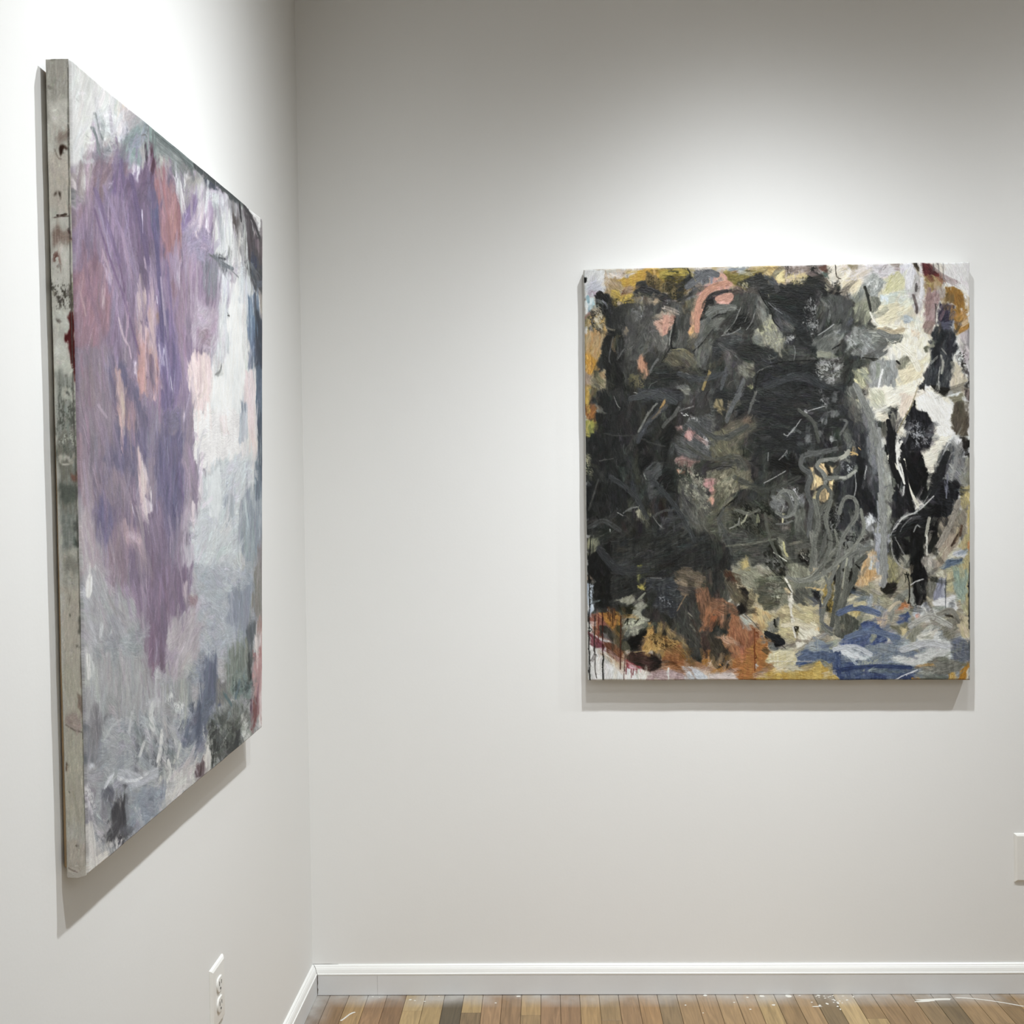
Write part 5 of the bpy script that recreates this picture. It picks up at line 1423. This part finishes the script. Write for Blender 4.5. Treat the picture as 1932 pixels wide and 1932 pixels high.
OPS_SIDE = '''@Z
P bdbab0: 80,100 180,100 180,1680 80,1680
@a
P a8a49a s20 r12 c9c988e: 40,60 360,60 370,900 60,900
P c4c0b6 s20 r12: 80,560 340,560 350,950 90,950
P b8b0a4 s16 r10: 100,1200 360,1250 370,1932 110,1932
S 7c7870 w30 s6: 90,390 120,410
P 8a7c72 s16 r14: 200,950 340,960 350,1060 160,1100
P 2a1810 s2 r6: 210,1150 250,1130 330,1150 330,1190 280,1170 240,1240 220,1200
P 4a2c24 s3 r6: 335,1050 365,1060 368,1150 340,1110
S 6c5c54 w12 a.6: 160,1170 210,1290 250,1300
P 2c2018 s2 r6: 205,1700 245,1720 240,1770 200,1760
P 3c3028 s2 r5: 145,1720 180,1715 180,1740 150,1745
S 4a4038 w16: 350,60 340,300
@c
S 3c3028 w16: 190,115 240,125 320,110
S 5a4c44 w8: 130,140 350,135
P 94857a s16 r16 c7c6a60: 130,240 350,290 370,480 140,460
P 4a2020 s3 r8: 340,280 375,270 378,440 345,430
P 6c3c34 s3 r8: 220,600 290,610 260,650 240,720 200,700
K 5c3c34 k.3 n8: 140,560 300,560 300,800 150,820
P c8c4ba s14 r12: 240,500 340,500 330,900 220,900
P 7c7468 s6 r10: 340,900 390,880 395,1260 340,1200
K 4c4840 k.3 n8: 150,900 390,960 395,1280 160,1280
P c4c4ba s14 r10: 160,1260 330,1300 330,1500 170,1500
P 4c1818 s1 r5: 400,1270 320,1350 320,1400 350,1450 330,1540 285,1560 290,1640 330,1680 340,1760 370,1932 420,1932 412,1600
P 5a544c s4 r5: 180,1410 230,1390 240,1440 200,1460
P ccccc2 s10 r10: 170,1620 300,1660 350,1932 165,1932
@e
P 4c1c1c s1 r4: 360,0 420,0 428,200 425,330 405,200 375,100
P c8c8bc s8 r8: 165,0 350,0 380,160 170,180
P 989a92 s14 r14 c84867c: 170,170 400,200 430,900 180,900
P 8a8c84 s14 r14 c747268: 190,900 440,900 460,1932 210,1932
K 5c5e56 k.3 n9: 180,300 430,300 440,1200 190,1200
P b8b8ac s8 r10: 240,360 380,360 400,500 240,520
P 4c4e48 s2 r6: 290,380 330,390 370,460 340,450 300,430
P 747068 s4 r5: 270,190 310,195 305,230 275,225
S c4c0b4 w14 a.8: 220,1240 230,1290 350,1290
P b4b0a4 s8 r10: 210,1160 400,1180 400,1270 230,1250
P 7c5c50 s8 r8: 360,1400 450,1400 450,1480 370,1480
P 5c6058 s12 r12: 210,1500 460,1560 460,1760 215,1720
K b4b4a8 k.3 n9: 200,900 440,900 440,1100 200,1100
@g
P 787c76 s14 r14 c8c8e86: 215,0 470,0 480,470 230,470
P 3c403c s6 r8: 410,300 470,320 475,430 400,400
P 5c5e5a s8 r10: 400,140 470,140 470,240 400,230
P a8a69c s14 r14 cb0aa9c: 230,480 480,480 500,1000 240,1000
P 8c8a80 s14 r12: 240,560 460,560 460,700 250,700
P b8b2a4 s14 r12 cb0a89c: 240,940 490,940 500,1932 260,1932
P 3c3c34 s2 r4: 335,1250 365,1255 360,1280 340,1280
P 44443c s2 r4: 420,1630 480,1630 470,1650 425,1655
S 8c8478 w14 a.8: 360,980 330,1130
P 6c6a60 s4 r6: 460,1080 495,1080 500,1480 465,1480
@i
P bcb6a8 s14 r12 cb4b0a0: 260,0 520,0 530,1932 280,1932
P 8c7c70 s3 r6: 440,330 520,340 525,600 490,590 440,520
P 9c8c80 s3 r6: 470,0 515,0 520,230 480,220
P a89a92 s10 r8: 280,590 480,600 500,780 440,800 280,740
S 7c7068 w12 a.8: 280,720 400,780 500,790
P 5c4c40 s6 r8: 280,1200 320,1220 310,1300 285,1300
S 3c3c34 w12: 315,1530 330,1540
S 4c4a48 w14: 530,1540 555,1700 550,1932
@k
P b8b0a4 s10 r8: 300,300 600,400 600,780 310,800
P c4bcb0 s4: 300,680 440,700 580,770 590,800 320,800
S 7c7064 w12 a.8: 320,700 440,740 500,760
S 2c241c w22: 465,785 500,790
S 8c8070 w8 a.8: 480,680 540,760
S 4c483c w14: 440,405 455,410
@Z
S 4c4a44 w3.4 a.8: 132,130 134,400 140,700 146,900
S 55534c w3 a.8: 146,900 156,1200 162,1500 166,1630'''
def grid_mesh(name, P, col, m, parent):
    """P: H x W x 3 points, col: H x W x 3 linear colour"""
    H, W = P.shape[:2]; me = bpy.data.meshes.new(name)
    i = np.arange(H * W).reshape(H, W)
    q = np.stack([i[:-1, :-1], i[1:, :-1], i[1:, 1:], i[:-1, 1:]], -1).reshape(-1, 4)
    me.vertices.add(H * W); me.vertices.foreach_set('co', P.reshape(-1).astype(np.float32))
    me.loops.add(q.size); me.loops.foreach_set('vertex_index', q.reshape(-1).astype(np.int32))
    me.polygons.add(len(q)); me.polygons.foreach_set('loop_start', np.arange(0, q.size, 4, dtype=np.int32))
    me.update(calc_edges=True)
    a = me.color_attributes.new('paint', 'FLOAT_COLOR', 'POINT')
    a.data.foreach_set('color', np.concatenate([col, np.ones((H, W, 1))], -1).reshape(-1).astype(np.float32))
    me.polygons.foreach_set('use_smooth', np.ones(len(q), bool))
    return link(name, me, m, parent)
def bilerp(c, H, W):
    u = np.linspace(0, 1, W)[None, :, None]; v = np.linspace(0, 1, H)[:, None, None]; a, b, d, e = [np.array(q) for q in c]
    return (a * (1 - u) + b * u) * (1 - v) + (e * (1 - u) + d * u) * v
def face(name, cv, corners, nrm, relief, m, parent, rad=.004, wav=.0007, alb=.80):
    H, W = cv.H, cv.W; P = bilerp(corners, H, W); nrm = np.array(nrm, float)
    w = np.linalg.norm(np.array(corners[1]) - corners[0]); h = np.linalg.norm(np.array(corners[3]) - corners[0])
    dx = np.minimum(np.linspace(0, w, W), np.linspace(w, 0, W))[None]; dy = np.minimum(np.linspace(0, h, H), np.linspace(h, 0, H))[:, None]
    rnd_ = lambda d: np.where(d < rad, rad - np.sqrt(np.clip(rad ** 2 - (rad - d) ** 2, 0, None)), 0)
    fade = np.clip(np.minimum(dx, dy) / rad, 0, 1)
    off = cv.hgt * relief * fade - rnd_(dx + 0 * dy) - rnd_(dy + 0 * dx) * (dx > 0)
    P = P + nrm * off[..., None]
    ev = (np.array(corners[3]) - corners[0]); ev = ev / np.linalg.norm(ev); eu = (np.array(corners[1]) - corners[0]); eu = eu / np.linalg.norm(eu)
    n1 = noise(H, W, 60, 60, 3); n2 = noise(H, W, 60, 60, 3)
    P = P + wav * n1[..., None] * eu + wav * n2[..., None] * ev
    grid_mesh(name, P, lin(cv.col) * alb, m, parent)
    return P
def sides(name, P, nrm, depth, m, parent, cols):
    """tacking edge: canvas folded back from the rim of the painted face"""
    rim = np.concatenate([P[0, :], P[1:, -1], P[-1, -2::-1], P[-2:0:-1, 0]]); n = len(rim); R = depth.shape[0] if hasattr(depth, 'shape') else 24
    back = rim.copy(); ax = int(np.argmax(np.abs(nrm))); back[:, ax] = depth
    t = np.linspace(0, 1, 26)[:, None, None]; Q = rim[None] * (1 - t) + back[None] * t
    wob = noise(26, n, 8, 40, 3) * .0009 * np.sin(np.pi * t[..., 0]) ** .5
    cen = rim.mean(0); d = rim - cen; d[:, ax] = 0
    big = np.abs(d) / np.abs(d).max(0).clip(1e-6); o = np.zeros_like(d); j = big.argmax(1); o[np.arange(n), j] = np.sign(d[np.arange(n), j])
    Q = Q + wob[..., None] * o[None]; Q = np.concatenate([Q, Q[:, :1]], 1)
    inn = Q[-1:] - np.concatenate([o, o[:1]])[None] * .03; Q = np.concatenate([Q, inn], 0)
    c = cols(Q.shape[0], Q.shape[1]); Q = Q[:, ::-1] ; c = c[:, ::-1]
    return grid_mesh(name, Q, c, m, parent)
paint_m = mat('oil_paint', (1, 1, 1), .45, .22, bump=.25, bscale=900, attr='paint')
paint2_m = mat('thin_oil_paint', (1, 1, 1), .55, .2, bump=.25, bscale=900, attr='paint')
cloth_m = mat('primed_canvas', (1, 1, 1), .8, .15, bump=.4, bscale=1400, attr='paint')
wood_m = mat('stretcher_pine', (.52, .37, .22), .7, .2, var=.15, vscale=14)
def stretcher(parent, a, b, ax, lo, hi, wd=.045):
    """four pine bars behind the canvas; a, b = opposite corners in the wall plane"""
    u = 1 - ax if ax < 2 else 0
    for i in range(4):
        bm = bmesh.new(); p = [0, 0, 0]; q = [0, 0, 0]; p[ax], q[ax] = lo, hi
        if i < 2: p[2], q[2] = a[1], b[1]; p[u], q[u] = ((a[0], a[0] + wd) if i == 0 else (b[0] - wd, b[0]))
        else: p[u], q[u] = a[0] + wd + .0005, b[0] - wd - .0005; p[2], q[2] = ((a[1], a[1] + wd) if i == 2 else (b[1] - wd, b[1]))
        box(bm, p, q, .001); o = from_bm('stretcher_bar', bm, wood_m, parent)
# ---- right painting
rt = thing('painting', (1.264, 0, 1.39), 'black and grey impasto abstract painting with ochre corners, hung on the back wall', 'painting')
CR = [(.7643, -.04, 1.9405), (1.7709, -.04, 1.9375), (1.7615, -.04, .8425), (.7584, -.04, .8521)]
cr = Canvas(860, 932, [(1102.5, 506.8), (1829, 495.1), (1832, 1281.3), (1109.5, 1284.8)]); cr.cell = 1.18
cr.run(OPS_RIGHT, TR, part='z'); cr.dabs(2500, (18, 60), (3, 9), .2); cr.run(OPS_RIGHT, TR, part='t'); cr.breakup(3.0)
cr.dabs(900, (14, 40), (2, 7), .15, .6, far=14); cr.dabs(3200, (8, 30), (1.5, 5), .2, .5)
cr.dabs(420, (24, 75), (2.5, 9), .08, .45, -.075, .4, bend=.8); cr.dabs(300, (22, 70), (2, 8), .1, .4, .10, .36, bend=.8); cr.dabs(260, (14, 44), (2, 6), .1, .35, .09, .35); cr.run(OPS_RIGHT, TR, 'S', 't')
cr.dabs(4500, (4, 14), (.7, 2.), .3, .55); cr.dabs(650, (5, 24), (.5, 1.0), .1, .6, .2, .4, bend=.7); cr.dabs(500, (5, 24), (.6, 1.3), .1, .7, -.16, .9, bend=.7); cr.finish(.065, .2, sat=.70, deep=.05)  # thin pale dabs on dark areas are specular glints put into the colour
def local(c, t): return [tuple(np.array(q) - np.array(t)) for q in c]
T = tuple(rt.location)
P = face('painted_canvas', cr, local(CR, T), (0, -1, 0), .0006, paint_m, rt)
def side_plain(H, W):
    n = noise(H, W, 10, 60, 4); c = np.array([.62, .61, .57])[None, None] * (1 + .10 * n[..., None])
    s = np.clip(noise(H, W, 6, 14, 3) - .75, 0, 1)[..., None] * 2; return c * (1 - s) + np.array([.06, .05, .045]) * s
sides('tacking_edge', P, (0, 1, 0), -.006, cloth_m, rt, side_plain)['label'] = 'off-white unpainted canvas side with paint smudges'
stretcher(rt, (.768 - T[0], .856 - T[2]), (1.758 - T[0], 1.934 - T[2]), 1, -.0335, -.0015)
# ---- left painting
lt = thing('painting', (0, -1.105, 1.39), 'mauve, white and grey-blue abstract painting with stained canvas side, hung on the left wall', 'painting')
CL = [(.0422, -1.5637, 1.9275), (.066, -.6577, 1.9385), (.0425, -.6525, .8616), (.0378, -1.5525, .8509)]
ca = Canvas(620, 1100, [(133, 111.4), (495, 413.9), (495.2, 1372.4), (167.2, 1649.6)], .88, 1.7); ca.cell = 1.15
ca.run(OPS_LEFT, TL, part='z'); ca.dabs(1500, (20, 60), (3, 8), .12); ca.run(OPS_LEFT, TL, part='t'); ca.breakup(3.5); ca.dabs(900, (16, 50), (1.5, 5), .1, .5, far=9)
ca.dabs(3000, (14, 44), (1.5, 4.5), .09, .6); ca.run(OPS_LEFT, TL, 'S', 't'); ca.dabs(4000, (6, 22), (.8, 2), .12, .5)
ca.dabs(250, (5, 20), (.6, 1.2), .1, .7, .16); ca.finish(.045, .12, sat=.74, deep=.05)
T = tuple(lt.location)
P = face('painted_canvas', ca, local(CL, T), (1, 0, 0), .00028, paint2_m, lt, rad=.003, alb=.79)
cs = Canvas(60, 1100, [(88.5, 109), (133, 112), (167, 1650), (124, 1655)], .9, 1.); cs.cell = 1.2
cs.run(OPS_SIDE, TL); cs.dabs(900, (4, 14), (1, 3), .14, .5); cs.finish(.03, .3, sat=.95)
def side_left(H, W):
    c = side_plain(H, W); n = 1100 - 2
    s = lin(cs.col) * np.array([1.06, 1.08, 1.10]); k = np.clip(np.linspace(59, 0, H - 1).astype(int), 0, 59)
    strip = s[::-1][1:-1][:, k].transpose(1, 0, 2); c[:H - 1, W - 1 - n:W - 1] = strip; c[:H - 1, -1] = strip[:, -1]; c[H - 1] = c[H - 2]
    return c
sides('tacking_edge', P, (1, 0, 0), .009, cloth_m, lt, side_left)['label'] = 'stained canvas side with dark red and brown smudges'
stretcher(lt, (-1.545 - T[1], .858 - T[2]), (-.664 - T[1], 1.922 - T[2]), 0, .002, .033)
# folded canvas flap at the near bottom corner
fv = [(.0095, -1.5515, .8560), (.022, -1.5515, .8530), (.0345, -1.5520, .8585), (.0355, -1.5525, .8505), (.024, -1.5520, .8468), (.0095, -1.5515, .8475)]
fv2 = [(x, y - .0018, z) for x, y, z in fv]; fvl = [tuple(np.array(q) - np.array(T)) for q in fv + fv2]
fo = obj('corner_fold', fvl, [(0, 1, 2, 3, 4, 5), (11, 10, 9, 8, 7, 6)] + [(i, i + 6, (i + 1) % 6 + 6, (i + 1) % 6) for i in range(6)], mat('folded_canvas', (.50, .47, .42), .8, .15, bump=.4, bscale=600, var=.1, vscale=60), lt)
# ------------------------------------------------------------- wall outlets
plate_m = mat('outlet_plastic', (.80, .79, .75), .3, .5)
slot_m = mat('slot_dark', (.02, .02, .02), .6, .2)
def outlet(loc, rot, label, wd, hg):
    """local x = along the wall, y = out of the wall (negative), z up"""
    r = thing('wall_outlet', loc, label, 'outlet'); r.rotation_euler = (0, 0, rot)
    bm = bmesh.new(); a, b = wd / 2, hg / 2; e = .0065; D = .0062
    rings = [[(-a, 0), (a, 0)], ]
    def ring(s, y): return [bm.verts.new((x * (a - s), -y, z * (b - s))) for x, z in ((-1, -1), (1, -1), (1, 1), (-1, 1))]
    R = [ring(0, 0), ring(0, .0012), ring(.002, .0038), ring(e, D), ]
    for p, q in zip(R[:-1], R[1:]):
        for i in range(4): bm.faces.new((p[i], p[(i + 1) % 4], q[(i + 1) % 4], q[i]))
    bm.faces.new(R[-1]); bm.faces.new(R[0][::-1]); from_bm('cover_plate', bm, plate_m, r)
    for s in (1, -1):
        bm = bmesh.new(); pts = []
        for i in range(28):
            t = i / 28 * 2 * math.pi; x = .0172 * math.cos(t); z = .0172 * math.sin(t); z = max(-.0142, min(.0142, z)); pts.append((x, z))
        lo = [bm.verts.new((x, -D + .0004, z + s * .0195)) for x, z in pts]; mi = [bm.verts.new((x, -D - .0022, z + s * .0195)) for x, z in pts]
        hi = [bm.verts.new((x * .93, -D - .0030, z * .93 + s * .0195)) for x, z in pts]
        for i in range(28):
            j = (i + 1) % 28; bm.faces.new((lo[i], lo[j], mi[j], mi[i])); bm.faces.new((mi[i], mi[j], hi[j], hi[i]))
        bm.faces.new(hi); rc = from_bm('receptacle', bm, plate_m, r)
        for dx, h in ((-.0063, .0085), (.0063, .007)):
            bm = bmesh.new(); box(bm, (dx - .0011, -D - .0033, s * .0195 + .0025 - h / 2), (dx + .0011, -D - .0026, s * .0195 + .0025 + h / 2)); from_bm('slot', bm, slot_m, rc)
        bm = bmesh.new(); g = bmesh.ops.create_cone(bm, cap_ends=True, segments=16, radius1=.0025, radius2=.0025, depth=.0007, matrix=Matrix.Translation((0, -D - .003, s * .0195 - .0085)) @ Matrix.Rotation(math.pi / 2, 4, 'X'))
        from_bm('ground_hole', bm, slot_m, rc)
    bm = bmesh.new(); bmesh.ops.create_cone(bm, cap_ends=True, segments=20, radius1=.0032, radius2=.0024, depth=.0014, matrix=Matrix.Translation((0, -D - .0006, 0)) @ Matrix.Rotation(math.pi / 2, 4, 'X'))
    from_bm('screw', bm, plate_m, r)
    return r
outlet((0, -.8758, .3895), math.pi / 2, 'white duplex outlet low on the left wall, below the mauve painting', .0845, .122)
outlet((1.9305, 0, .3605), 0, 'white outlet plate on the back wall, cut off at the right edge', .0890, .130)
